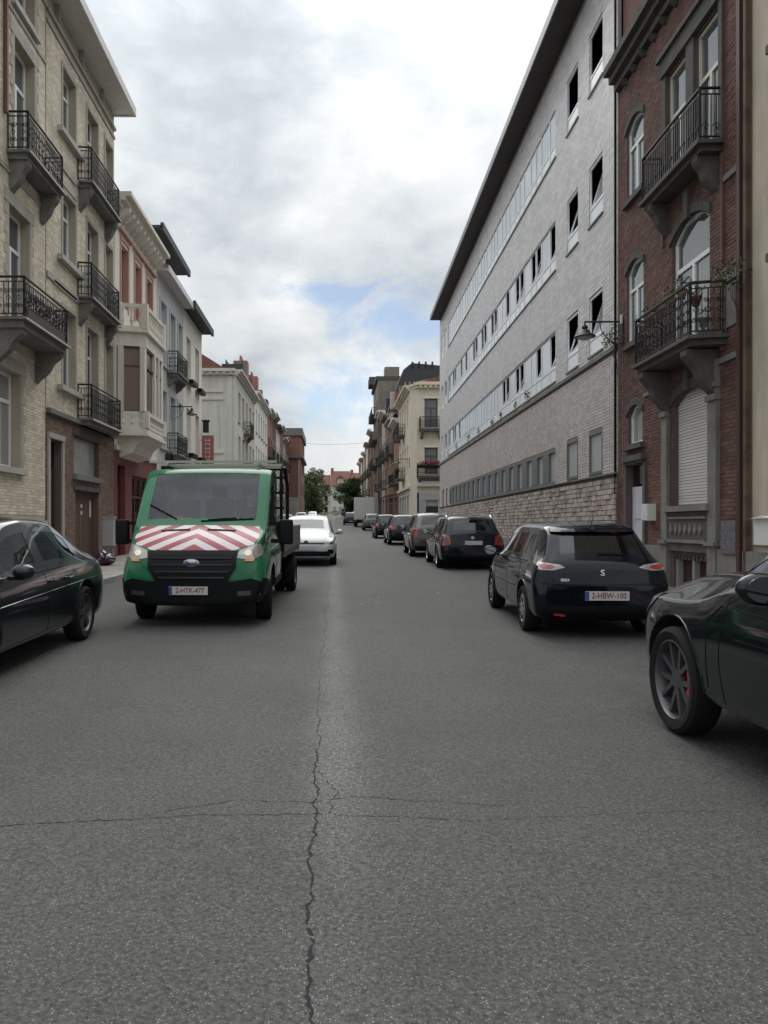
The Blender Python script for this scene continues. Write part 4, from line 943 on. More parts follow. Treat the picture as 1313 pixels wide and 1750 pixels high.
for z0, z1 in ((7.2, 10.6), (1.5, 5.0)): m.box(1.2, 1.26, 0, .05, z0, z1); m.box(3.24, 3.3, 0, .05, z0, z1)
for a in (.25, 3.95): m.box(a, a + .35, 0, .08, .5, 12.5)
b.put(m, 'blind_window_moulding', WHITEW)
for z in (8.9, 5.6): balcony(b, 61, 63.4, z, .6, corb=True, step=.4)
b.bx('red_roof', TILER, (56.2, 69, -15, -1.2, 12.9, 13.05)); m = b.mb(); m.prism([(-.6, 13.0), (-6, 16.4), (-15, 13.0)], 56.4, 69.2); b.put(m, 'roof', TILER)
b.bx('gable_wall', M('brown gable brick', (.20, .13, .10), .9), (56.1, 56.38, -9, -3.0, 13.0, 14.4)); b.bx('dormer', SLATE, (64, 67, -2.2, -.4, 13.0, 15.1)); b.bx('dormer_railing', IRON, (64.1, 66.9, -1.9, -1.85, 15.1, 15.5), (64.1, 66.9, -.5, -.45, 15.1, 15.5))
b = plain('white_terrace_house', 'plain off white terrace house beyond the white corner house', FL, 69.45, 83, 13.4, WHITEP, [(70.6 + k * 2.5, 71.8 + k * 2.5) for k in range(5)], [(10.2, 12.3), (6.6, 8.9)], lo=[(70.4 + k * 2.6, 71.9 + k * 2.6, 1.8, 4.4) for k in range(5)])
cornice(b, WHITEP, 13.8, .5, .4); balcony(b, 73, 75.4, 6.4, .6, step=.4, corb=False)
m = b.mb(); m.prism([(-.6, 13.8), (-5, 16.2), (-10, 13.8)], 69.5, 82.9); b.put(m, 'roof', TILER)
for u, z, h_ in ((71.5, 14.2, 2.8), (76.3, 14.2, 2.4), (81.0, 13.8, 3.6)):
    c_ = b.bx('chimney', BRICKO, (u, u + 1.4, -2.2, -.9, z, z + h_)); m = b.mb()
    for q in range(4): m.lathe([(.11, 0), (.09, .5)], (u + .2 + q * .33, -1.55, z + h_), 'z', 8)
    b.put(m, 'chimney_pot', M('clay chimney pot', (.30, .17, .12), .8), c_)
def terrace(F, u, n, widths, tops, mats, names, labels, group, fl=3.3, side=1, trees=None):
    for k in range(n):
        w_ = widths[k % len(widths)]; zt = tops[k] + ground(u); fs = []; z = ground(u) + 4.6
        while z + 2.9 < zt: fs.append((z, z + 2.1)); z += fl
        nb = max(2, int(w_ / 2)); wins = [(u + w_ * (i + .5) / nb - .5, u + w_ * (i + .5) / nb + .5) for i in range(nb)]
        g0 = ground(u); b = plain(names[k % len(names)], labels[k], F, u, u + w_ - .04, zt, mats[k], wins, fs, group=group, lo=[(u + .5, u + 1.5, g0 + .3, g0 + 3.2), (u + 2, u + w_ - .6, g0 + 1, g0 + 3.2)], mull=0, fw=.1, surround=STONEL if k % 2 else None)
        cornice(b, [WHITEP, STONEL, BLUEST, CREAMP][k % 4], zt + .4, .6, .45)
        if fs: 
            zz_ = fs[min(1, len(fs) - 1)][0]; balcony(b, wins[0][0] - .2, wins[-1][1] + .2 if nb < 3 else wins[1][1] + .2, zz_ - .1, .6, step=.5, corb=False)
            if k % 2 == 0: balcony(b, wins[-1][0] - .3, wins[-1][1] + .3, fs[0][0] - .1, .6, step=.5, corb=False)
        m = b.mb(); m.prism([(-.6, zt + .4), (-4.5, zt + 2.6), (-10, zt + .4)], u, u + w_ - .04); b.put(m, 'roof', SLATE if k % 3 else TILER)
        c_ = b.bx('chimney', BRICKO if k % 2 else BLUEST, (u + .2, u + 1.0, -3.2, -1.2, zt + .4, zt + 2.6 + (k % 3) * .5)); m = b.mb()
        for q in range(3): m.lathe([(.12, 0), (.10, .5)], (u + .6, -2.9 + q * .5, zt + 2.6 + (k % 3) * .5), 'z', 6)
        b.put(m, 'chimney_pot', MATS['clay chimney pot'], c_)
        if k % 3 == 1: b.bx('dormer', SLATE, (u + 2, u + 3.6, -2.4, -.7, zt + .5, zt + 2.2))
        u += w_
    return u
terrace(FL, 83.05, 6, [6.4, 6.0, 6.6], [12.6, 12.9, 12.2, 12.8, 11.8, 12.4], [BRICKO, BRICKR, CREAMP, BRICKO, STONEL, BRICKR], ['terrace_house'],
        ['orange brick terrace house just beyond the white terrace on the left', 'dark brick terrace house second past the white terrace on the left', 'cream terrace house between brick ones on the left', 'orange brick terrace house right after the cream one on the left', 'grey stone fronted terrace house on the left before the flat topped block', 'brick terrace house touching the flat topped brick block'], 'terrace houses up the left side')
# flat topped brick block standing forward
FB = Frame(-5.25, 0, (0, 1), (1, 0)); b = Bld('flat_topped_block', 'orange brick block with a flat dark top, last on the left before the trees', FB, 122, 138, 17.0, depth=9)
b.wall([(124 + k * 3, 125.3 + k * 3, z, z + 1.9) for k in range(5) for z in (6.5, 10, 13.4)], BRICKO, side_mat=BRICKO, rev=.3)
b.bx('parapet', BLUEST, (121.7, 138.2, -9.2, .3, 15.9, 17.1), (121.6, 138.3, -9.3, .4, 12.3, 12.75)); 
for k in range(5):
    for z in (6.5, 10, 13.4): b.bx('window', WGD, (124 + k * 3, 125.3 + k * 3, -.25, -.2, z, z + 1.9))
G2 = Frame(-5.25, 122, (-1, 0), (0, -1)); m = MB(G2)
for a in (0.1, 1.9): m.box(a, a + .28, 0, .1, 3, 12.2)
m.box(.1, 2.2, 0, .14, 2.6, 6.0); b.put(m, 'stone_dressing', STONEL)
# ---------------------------------------------------------------- right side beyond the side street: cream corner house
F3 = Frame(6.2, 0, (0, 1), (-1, 0))
b = Bld('cream_corner_house', 'cream stucco corner house with a canted corner, flower balcony and red roof', F3, 61.5, 72, 12.4, depth=9)
zf = [(9.5, 11.9), (5.7, 8.1)]
ops = [(63 + k * 2.3, 64.1 + k * 2.3, z0, z1) for z0, z1 in zf for k in range(4)]
b.wall(ops, CREAM, z0=4.6, side_mat=CREAM); b.wall([(62.6, 64.2, 1.5, 4.0), (65, 66.2, 1.3, 4.0), (67, 68.8, 1.6, 4.0), (69.5, 71.4, 1.6, 4.0)], WHITEW, z1=4.59, name='ground_floor_wall')
for a, c, z0, z1 in ops: b.window(a, c, z0, z1, mull=0, fw=.1, gm=WGC)
for a, c in ((62.6, 64.2), (65, 66.2), (67, 68.8), (69.5, 71.4)): b.bx('shop_window', WGD, (a, c, -.2, -.15, 1.4, 4.0))
b.bx('string_course', CREAM, (61.5, 72, 0, .2, 4.5, 4.7)); cornice(b, CREAM, 12.85, .5, .45)
for z in (9.4, 5.6): balcony(b, 66, 68.6, z, .6, step=.4, corb=False)
balcony(b, 70, 71.8, 9.4, .6, step=.4, corb=False)
# front facing the side street, seen full face: x from 6.2 to beyond the office block
G3 = Frame(6.2 - .0, 60.5, (1, 0), (0, -1)); b.F = G3
b.wall([(1.05, 2.1, 9.3, 11.6), (1.05, 2.1, 5.6, 7.7), (1.15, 2.15, .8, 3.5)], CREAM, u0=.45, u1=9, z1=12.4, rev=.3, name='side_wall', body=False, )
m = b.mb(); m.poly([(.45, 0, 0), (0, -1.0, 0), (0, -1.0, 12.4), (.45, 0, 12.4)]); m.poly([(.45, -.32, 0), (9, -.32, 0), (9, -.32, 12.4), (.45, -.32, 12.4)]); b.put(m, 'canted_corner', CREAM)
m = b.mb(); m.prism([(-.1, -1.0), (.4, .45), (9, .45), (9, -1), ], 12.62, 12.85, 'z'); m.prism([(0, -1.0), (.42, .25), (9, .25), (9, -1), ], 12.40, 12.62, 'z')
for k in range(20): m.box(.6 + k * .4, .78 + k * .4, .25, .40, 12.42, 12.6)
b.put(m, 'side_cornice', CREAM)
for z0, z1, g_ in ((9.3, 11.6, WG), (5.6, 7.7, WG)): b.window(1.05, 2.1, z0, z1, n=-.22, mull=1, fm=M('dark grey frame', (.07, .075, .08), .5), gm=g_, fw=.09)
b.bx('lintel', WHITEP, (.9, 2.25, 0, .06, 11.6, 11.75), (.9, 2.25, 0, .06, 7.7, 7.85)); b.bx('door', M('black green door', (.02, .028, .03), .5), (1.15, 2.15, -.25, -.2, .8, 3.0)); b.bx('fanlight', FROST, (1.15, 2.15, -.25, -.2, 3.05, 3.5)); b.bx('fascia', FROST, (.7, 2.6, 0, .06, 3.55, 4.1)); b.bx('ground_floor_pier', M('bluish door surround', (.33, .35, .36), .8), (.6, 1.1, 0, .05, .5, 3.5), (2.2, 2.7, 0, .05, .5, 3.5)); b.bx('dark_shop_front', DARKIN, (.46, .6, -.0, .03, 1.0, 4.1))
b.bx('string_course', WHITEP, (.4, 9, 0, .35, 4.6, 5.0))
bb1 = balcony(b, .6, 2.5, 9.15, .7, step=.2, th=.2, ch=.6); bb2 = balcony(b, .4, 2.7, 5.42, .8, step=.2, th=.2)
b.F = F3; m = b.mb(); m.prism([(-.2, 12.85), (-4.6, 14.2), (-9, 12.85)], 61, 72); b.put(m, 'roof', TILER); b.F = F3
# hipped end of roof
m = MB(); m.poly([(6.3, 60.6, 12.86), (15, 60.6, 12.86), (10.8, 63.2, 14.35)]); m.poly([(6.3, 60.6, 12.86), (10.8, 63.2, 14.35), (6.3, 66, 12.86)]); b.put(m, 'roof_hip', TILER)
t = thing('flower_box', 'long box of dark red flowers on the lower balcony of the cream corner house', 'flower box', (7.75, 59.75, 6.1)); m = MB(); m.box(-1.15, 1.15, -.12, .12, -.1, .12); m.build('trough', BLACKP, t)
m = MB(); leafball(m, (0, 0, .25), 1.2, .2, .3, 500, .07, rnd); m.build('flowers', FLOWR, t, recalc=False)
t = thing('flower_box', 'flower box along the lower street balcony of the cream corner house', 'flower box', (5.6, 67.3, 6.2)); m = MB(); m.box(-.12, .12, -1.1, 1.1, -.1, .1); m.build('trough', BLACKP, t); m = MB(); leafball(m, (0, 0, .15), .2, 1.1, .25, 200, .07, rnd); m.build('flowers', LEAFP, t, recalc=False)
lantern(F3, 61.8, 6.9, .95, 'black wall lantern on the corner of the cream corner house', 'wall lanterns along the street', s=1.3)
terrace(F3, 72.05, 5, [6.2, 6.8, 6.0], [10.2, 11.0, 12.2, 13.4, 14.2], [BRICKO, BRICKR, BRICKO, STONEL, BRICKR], ['terrace_house'],
        ['orange brick terrace house touching the cream corner house on the right', 'dark brick terrace house second past the cream corner house', 'orange brick terrace house third past the cream corner house', 'grey stone terrace house on the right before the tall block', 'dark brick terrace house against the tall grey brown block'], 'terrace houses up the right side')
# big slate mansard behind them
b = Bld('slate_mansard_building', 'tall building with a huge dark slate mansard roof behind the cream corner house', Frame(6.5, 0, (0, 1), (-1, 0)), 92.2, 103.8, 14, depth=14)
b.wall([], BRICKR, side_mat=BRICKR)
m = b.mb(); pr = [(.2, 14), (-.2, 15.5), (-2.0, 20.4), (-3.0, 21.2), (-12, 20.4), (-14, 14)]; m.prism(pr, 92.2, 103.8); b.put(m, 'mansard_roof', SLATE)
for k in range(4): b.bx('roof_finial', IRON, (92.1, 92.4, -3.2 - k * .8, -3.0 - k * .8, 20.6, 21.35)); 
b.bx('dormer', STONEL, (91.6, 92.6, -.4, -1.2, 15, 17.6)); b.bx('skylight', GREYB, (91.9, 92.0, -5.2, -4.6, 16.2, 16.7), (91.9, 92.0, -6.4, -5.8, 16.2, 16.7))
# tall grey-brown block
b = Bld('tall_grey_brown_block', 'tall grey brown apartment block rising above the terrace on the right', Frame(6.1, 0, (0, 1), (-1, 0)), 104, 116, 21.4, depth=8)
ops = [(105.5 + k * 2.8, 106.8 + k * 2.8, z, z + 2) for k in range(4) for z in (6.5, 10, 13.5, 17)]
b.wall(ops, M('grey brown render', (.21, .185, .15), .9, streak=.2), side_mat=MATS.get('grey brown render'))
for a, c, z0, z1 in ops: b.bx('window', WGD, (a, c, -.25, -.2, z0, z1))
for z in (9.9, 13.4, 16.9): balcony(b, 105, 115, z, .8, step=.8, corb=False)
b.bx('parapet', BLUESTD, (103.9, 116.1, -8, .3, 21.4, 21.9)); b.bx('chimney', MATS['grey brown render'], (105, 107, -3, -1, 21.9, 23.4)); b.bx('roof_box', BLUESTD, (110, 114, -2, .9, 21.9, 23.0))
terrace(F3, 124, 9, [7, 6.5, 7.2], [14.6, 13.0, 13.6, 12.4, 13, 12.2, 12.6, 12, 12.6], [BRICKO, BRICKR, CREAM, BRICKO, STONEL, BRICKO, CREAM, BRICKR, BRICKO], ['terrace_house'],
        ['tallest orange brick gabled house in the far row on the right', 'dark brick house second in the far row on the right', 'cream house third in the far row on the right', 'orange brick house fourth in the far row on the right', 'grey stone house in the middle of the far row on the right', 'orange brick house just past the middle of the far row on the right', 'cream house near the end of the far row on the right', 'dark brick house next to last in the far row on the right', 'orange brick house at the very end of the far row on the right'], 'houses of the far row on the right')
# houses across the square, closing the view
FE = Frame(-22, 268, (1, 0), (0, -1)); r = random.Random(4); u = 0
ml = [CREAM, BRICKO, CREAMR, WHITEW, BRICKR, CREAM, STONEL]
lab = ['red roofed house at the left end of the row closing the street', 'brick house behind the left tree closing the street', 'beige house with a red roof behind the left tree', 'off white house left of centre closing the street', 'red brick house in the centre of the row closing the street', 'cream house right of centre closing the street', 'grey stone house behind the right hand tree', 'brick house at the right end of the row closing the street']
for k in range(7):
    w_ = 7.0; g0 = ground(268); H = g0 + [10.0, 9.6, 9.0, 10.4, 9.8, 10.6, 10][k]
    b = Bld('gabled_house', lab[k], FE, u, u + w_ - .05, H, depth=10, group='houses closing the view'); b.zb = g0 - .4
    b.org = (FE.P(u + 3.5, 0, 0)[0], 268, g0); b.root.location = b.org
    ops = [(u + .9 + i * 2, u + 2.0 + i * 2, g0 + z, g0 + z + 2) for i in range(3) for z in (1.0, 5, 8.6)]
    b.wall(ops, ml[k], z0=g0 - .4, rev=.25)
    for o in ops: b.bx('window', WGC if k % 2 else WGD, (o[0], o[1], -.2, -.15, o[2], o[3]))
    m = b.mb(); m.prism([(.5, H), (-5, H + 5.5), (-10.5, H)], u, u + w_ - .05); b.put(m, 'roof', TILER)
    b.bx('dormer', ml[(k + 3) % 7], (u + 2.3, u + 4.6, -2.6, -.4, H + .3, H + 2.6)); m = b.mb(); m.prism([(u + 2.1, H + 2.6), (u + 4.8, H + 2.6), (u + 3.45, H + 4.0)], -3.2, -.2, 'n'); b.put(m, 'dormer_roof', TILER)
    b.bx('chimney', BRICKO, (u + .1, u + 1.1, -5.5, -4.5, H + 3, H + 6.6)); u += w_
# ---------------------------------------------------------------- trees on the square
def tree(x, y, h, cr, label, seed, mat=LEAF, n=6500, base=.12):
    r = random.Random(seed); t = thing('street_tree', label, 'tree', (x, y, ground(min(y, 250))), group='trees round the square'); m = MB()
    m.tube([(0, 0, -.2), (.1, 0, h * .25), (-.05, .1, h * .5), (.0, 0, h * .8)], .24, 8, r2=.06)
    for k in range(9):
        a = k * 2.4; zz_ = h * (.3 + .05 * k); m.tube([(0, 0, zz_), (cr * .35 * math.cos(a), cr * .35 * math.sin(a), zz_ + h * .1), (cr * .75 * math.cos(a), cr * .75 * math.sin(a), zz_ + h * .2)], .09, 5, r2=.02)
    m.build('trunk', BARK, t); m = MB()
    for k in range(34):
        a = r.uniform(0, 6.28); zf_ = r.uniform(0, 1); rad = cr * (1 - abs(zf_ - .42) ** 1.6 * 1.1) * r.uniform(.3, .9); s = cr * r.uniform(.22, .42)
        leafball(m, (rad * math.cos(a), rad * math.sin(a), h * base + h * (1 - base) * zf_ * .9), s, s, s * .8, n // 34, .24, r)
    m.build('crown', mat, t, recalc=False); return t
tree(-5.6, 150, 9.2, 4.0, 'large dark green tree standing left in the square past the brick block', 1)
tree(-4.4, 205, 13.5, 4.6, 'taller paler tree directly behind the large left one', 2, M('mid green leaf', (.06, .085, .03), .7, rand=.4))
tree(3.4, 158, 8.4, 3.3, 'rounded dark green tree right of centre over the white box van', 3)
tree(6.0, 190, 9.5, 3.4, 'dark tree half hidden behind the rounded one on the right', 5)
for k, (x, y, L_) in enumerate(((-2.6, 214, 'low clipped shrub left of the middle of the far square'), (.6, 216, 'low clipped shrub in the middle of the far square'), (3.4, 215, 'low clipped shrub right of the middle of the far square'))):
    t = thing('shrub', L_, 'shrub', (x, y, ground(y)), group='shrubs in the square'); m = MB(); leafball(m, (0, 0, .7), 1.6, .9, .8, 400, .12, rnd); m.build('foliage', LEAF, t, recalc=False); m = MB(); m.tube([(0, 0, -.1), (0, 0, .7)], .05, 5); m.build('stem', BARK, t)
# wires across the street, sign post
m = MB(); m.tube([(-6.6, 100, 13.2 - .5 * (1 - ((k - 6) / 6) ** 2)) if False else (-6.6 + 12.6 * k / 12, 100, 12.6 - .45 * (1 - ((k - 6) / 6) ** 2)) for k in range(13)], .02, 4); tagt(m.build('overhead_wire', IRON), 'thin wire slung high across the far end of the street', 'wire')
for k, (y, L_) in enumerate(((62, 'round red rimmed traffic sign on a thin post on the right pavement'),)):
    t = thing('traffic_sign', L_, 'traffic sign', (3.0 * y / 60 + .05, y, ground(y))); t.location = (4.9 if False else 3.05, y, ground(y)); t.location.x = (634 - 570) / 1300 * y + 1.75; t.location.x = 4.85; 
    yy_ = 4.85 * 1300 / 64.; t.location = (4.85, yy_, ground(yy_) + .1); m = MB(); m.tube([(0, 0, -.1), (0, 0, 2.9)], .035, 8); m.build('post', M('galvanised post', (.30, .31, .31), .5, .5), t)
    m = MB(); m.lathe([(.0, -.02), (.33, -.02), (.33, .01), (0, .01)], (0, -.06, 2.75), 'y', 24); m.build('red_rim', M('sign red', (.45, .03, .03), .5), t); m = MB(); m.lathe([(0, -.03), (.23, -.03), (.23, -.022), (0, -.022)], (0, -.06, 2.75), 'y', 24); m.build('white_disc', WBOX, t)
# pavement things on the left
t = thing('utility_cabinet', 'slim pale grey utility cabinet by the burgundy doorway', 'utility cabinet', (-6.75, 22.9, ground(23) + CURB)); m = MB(); m.box(-.16, .16, -.12, .12, .45, 1.28); m.box(-.18, .18, -.14, .14, 1.28, 1.33); m.build('housing', TRIMG, t); m = MB(); m.box(-.13, .13, -.10, .10, -.02, .45); m.build('base', BLUEST, t)
m = MB(); r = random.Random(3)
t = thing('rubbish_bag', 'shiny purple black rubbish bag slumped on the left pavement', 'rubbish bag', (-6.35, 20.9, ground(21) + CURB + .0)); bm = bmesh.new(); bmesh.ops.create_icosphere(bm, subdivisions=4, radius=1)
from mathutils import noise as mn
for v in bm.verts:
    k = 1 + .22 * mn.noise(v.co * 2.3) + .10 * mn.noise(v.co * 6); v.co *= k; v.co = Vector((v.co.x * .34, v.co.y * .30, max(v.co.z, -.75) * .19 + .14))
me = bpy.data.meshes.new('sack'); bm.to_mesh(me); bm.free(); me.materials.append(M('purple black plastic', (.035, .012, .035), .18, var=.1)); me.polygons.foreach_set('use_smooth', [True] * len(me.polygons)); link('sack', me, t)
m = MB(); m.tube([(0, 0, .26), (.03, .01, .34), (.06, 0, .37)], .035, 6, r2=.06); m.build('knot', MATS['purple black plastic'], t)
# ================================================================ vehicles
def paint(name, col, metal=.25, rough=.28, cior=1.36):
    return M(name, col, rough, metal, var=.04, coat=1.0, spec=.05, obj=True, scale=3, cior=cior)
CARG = glass('car glass', tint=(.42, .48, .48), through=.62, dark=(.006, .008, .009), rough=.015, ior=1.52)
CARGD = glass('privacy car glass', tint=(.1, .1, .12), through=.3, dark=(.006, .006, .008), rough=.015, ior=1.55)
CHROME = M('chrome', (.6, .6, .6), .15, 1, var=0); RIMS = M('silver rim', (.42, .43, .44), .35, .7, var=.05, obj=True); RIMD = M('dark grey rim', (.11, .105, .11), .4, .6, var=.05, obj=True)
WELL = M('wheel well', (.008, .008, .008), .95, var=0); LRED = M('red lens', (.30, .015, .015), .12, var=.1, coat=1, obj=True, scale=9); LCLR = M('clear lens', (.30, .29, .275), .12, .2, var=.45, coat=1, obj=True, scale=14)
LAMB = M('amber lens', (.55, .22, .03), .12, coat=1, var=.1, obj=True); LDRK = M('smoked lens', (.05, .05, .055), .08, coat=1, var=.3, obj=True, scale=12); PLATE = M('plate white', (.46, .46, .45), .4, var=.03); PBLUE = M('plate blue', (.03, .06, .22), .4, var=0); SEAT = M('seat cloth', (.03, .03, .034), .9, var=.1)
def car_mesh(st, crown, flags, arches, crease=(.45, .35), k9=.86):
    """lofted shell. st: (y, zb, belt, top, w, wt, lean). flags: per interval, 's' side glass, 't' top glass. Returns mesh (mats 0 body 1 side glass 2 top glass 3 well)"""
    bm = bmesh.new(); rings = []
    for (y, zb, bl, tp, w, wt, ln) in st:
        s_ = (w * .925, bl); t_ = (wt, tp - min(.035, (tp - bl) * .5))
        lp = lambda k: (s_[0] + (t_[0] - s_[0]) * k, s_[1] + (t_[1] - s_[1]) * k)
        half = [(0, zb), (w * .72, zb), (w * .955, zb + .05), (w * .995, zb + .38 * (bl - zb)), (w, zb + .74 * (bl - zb)), s_, lp(.07), lp(.92), t_, (wt * k9, tp + crown * .45), (0, tp + crown)]
        ring = []; H = max(tp - zb, .01)
        for x, z in half: ring.append(bm.verts.new((x, y + ln * (z - zb) / H, z)))
        for x, z in half[-2:0:-1]: ring.append(bm.verts.new((-x, y + ln * (z - zb) / H, z)))
        rings.append(ring)
    n = len(rings[0]); cl = bm.edges.layers.float.new('crease_edge')
    for k, (A, B) in enumerate(zip(rings, rings[1:])):
        fl = flags.get(k, '')
        for i in range(n):
            j = (i + 1) % n; f = bm.faces.new((A[i], B[i], B[j], A[j])); h = i if i < 10 else n - 1 - i
            if 's' in fl and h == 6: f.material_index = 1
            if 't' in fl and h == 9: f.material_index = 2
    for ring, rv in ((rings[0], False), (rings[-1], True)):
        for i in range(10):
            a, b_, c, d = ring[i], ring[i + 1], ring[(n - 1 - i) % n], ring[(n - i) % n]
            vs = [a, b_, c] if i == 0 else ([a, b_, d] if i == 9 else [a, b_, c, d])
            if rv: vs = vs[::-1]
            try: bm.faces.new(vs)
            except ValueError: pass
    bm.verts.ensure_lookup_table()
    for ring in rings: pass
    for A, B in zip(rings, rings[1:]):
        for i in (5, n - 5):
            e = bm.edges.get((A[i], B[i])); 
            if e: e[cl] = crease[0]
        for i in (2, n - 2, 8, n - 8):
            e = bm.edges.get((A[i], B[i]))
            if e: e[cl] = crease[1]
    bmesh.ops.recalc_face_normals(bm, faces=bm.faces)
    me = bpy.data.meshes.new('shell'); bm.to_mesh(me); bm.free()
    for k in range(4): me.materials.append(bpy.data.materials.get('slot%d' % k) or bpy.data.materials.new('slot%d' % k))
    ob = bpy.data.objects.new('shell', me); COL.objects.link(ob)
    sm = ob.modifiers.new('s', 'SUBSURF'); sm.levels = sm.render_levels = 2
    tmp = []
    for (y, z, r, w0, w1) in arches:
        m = MB(); m.lathe([(r, -w0), (r, -w1)], (0, y, z), 'x', 40); m.lathe([(r, w0), (r, w1)], (0, y, z), 'x', 40)
        c = m.build('cut', [bpy.data.materials['slot3']]); tmp.append(c)
        bo = ob.modifiers.new('b', 'BOOLEAN'); bo.operation = 'DIFFERENCE'; bo.object = c; bo.solver = 'EXACT'; bo.material_mode = 'TRANSFER'
    dg = bpy.context.evaluated_depsgraph_get(); dg.update(); out = bpy.data.meshes.new_from_object(ob.evaluated_get(dg), depsgraph=dg)
    idx = {m.name: i for i, m in enumerate(out.materials) if m}
    for o in [ob] + tmp: d = o.data; bpy.data.objects.remove(o); bpy.data.meshes.remove(d)
    remap = {idx.get('slot%d' % k, -9): k for k in range(4)}
    for p in out.polygons: p.material_index = remap.get(p.material_index, 0)
    return out
def split_parts(me, sel, inset=0.0, depth=0.0):
    """connected groups of faces with that material index -> list of bmesh"""
    bm = bmesh.new(); bm.from_mesh(me); fs = [f for f in bm.faces if f.material_index != sel]; bmesh.ops.delete(bm, geom=fs, context='FACES')
    bm.faces.ensure_lookup_table(); seen = set(); out = []
    for f in bm.faces:
        if f.index in seen: continue
        st_, comp = [f], []
        seen.add(f.index)
        while st_:
            g = st_.pop(); comp.append(g.index)
            for e in g.edges:
                for h in e.link_faces:
                    if h.index not in seen: seen.add(h.index); st_.append(h)
        out.append(comp)
    res = []
    for comp in out:
        if len(comp) < 3: continue
        b2 = bm.copy(); b2.faces.ensure_lookup_table(); s_ = set(comp); bmesh.ops.delete(b2, geom=[f for f in b2.faces if f.index not in s_], context='FACES')
        res.append(b2)
    bm.free(); return res
def bm_obj(bm, name, mats, parent, label=None, smooth=True):
    me = bpy.data.meshes.new(name); bm.to_mesh(me); bm.free()
    for m in (mats if isinstance(mats, (list, tuple)) else [mats]): me.materials.append(m)
    if smooth:
        me.polygons.foreach_set('use_smooth', [True] * len(me.polygons))
        try: me.set_sharp_from_angle(angle=R(32))
        except Exception: pass
    return link(name, me, parent, label)
VW = {'L': lambda a, b: (Vector((-3, a, b)), Vector((1, 0, 0))), 'R': lambda a, b: (Vector((3, a, b)), Vector((-1, 0, 0))), 'F': lambda a, b: (Vector((a, 12, b)), Vector((0, -1, 0))), 'B': lambda a, b: (Vector((a, -3, b)), Vector((0, 1, 0))), 'T': lambda a, b: (Vector((a, b, 5)), Vector((0, 0, -1)))}
VW['BL'] = lambda a, b: (Vector((a * .87 - 3 * .5, -3 * .87 - a * .5 * 0, b)) if False else Vector((a, -3, b)), Vector((0, 1, 0)))
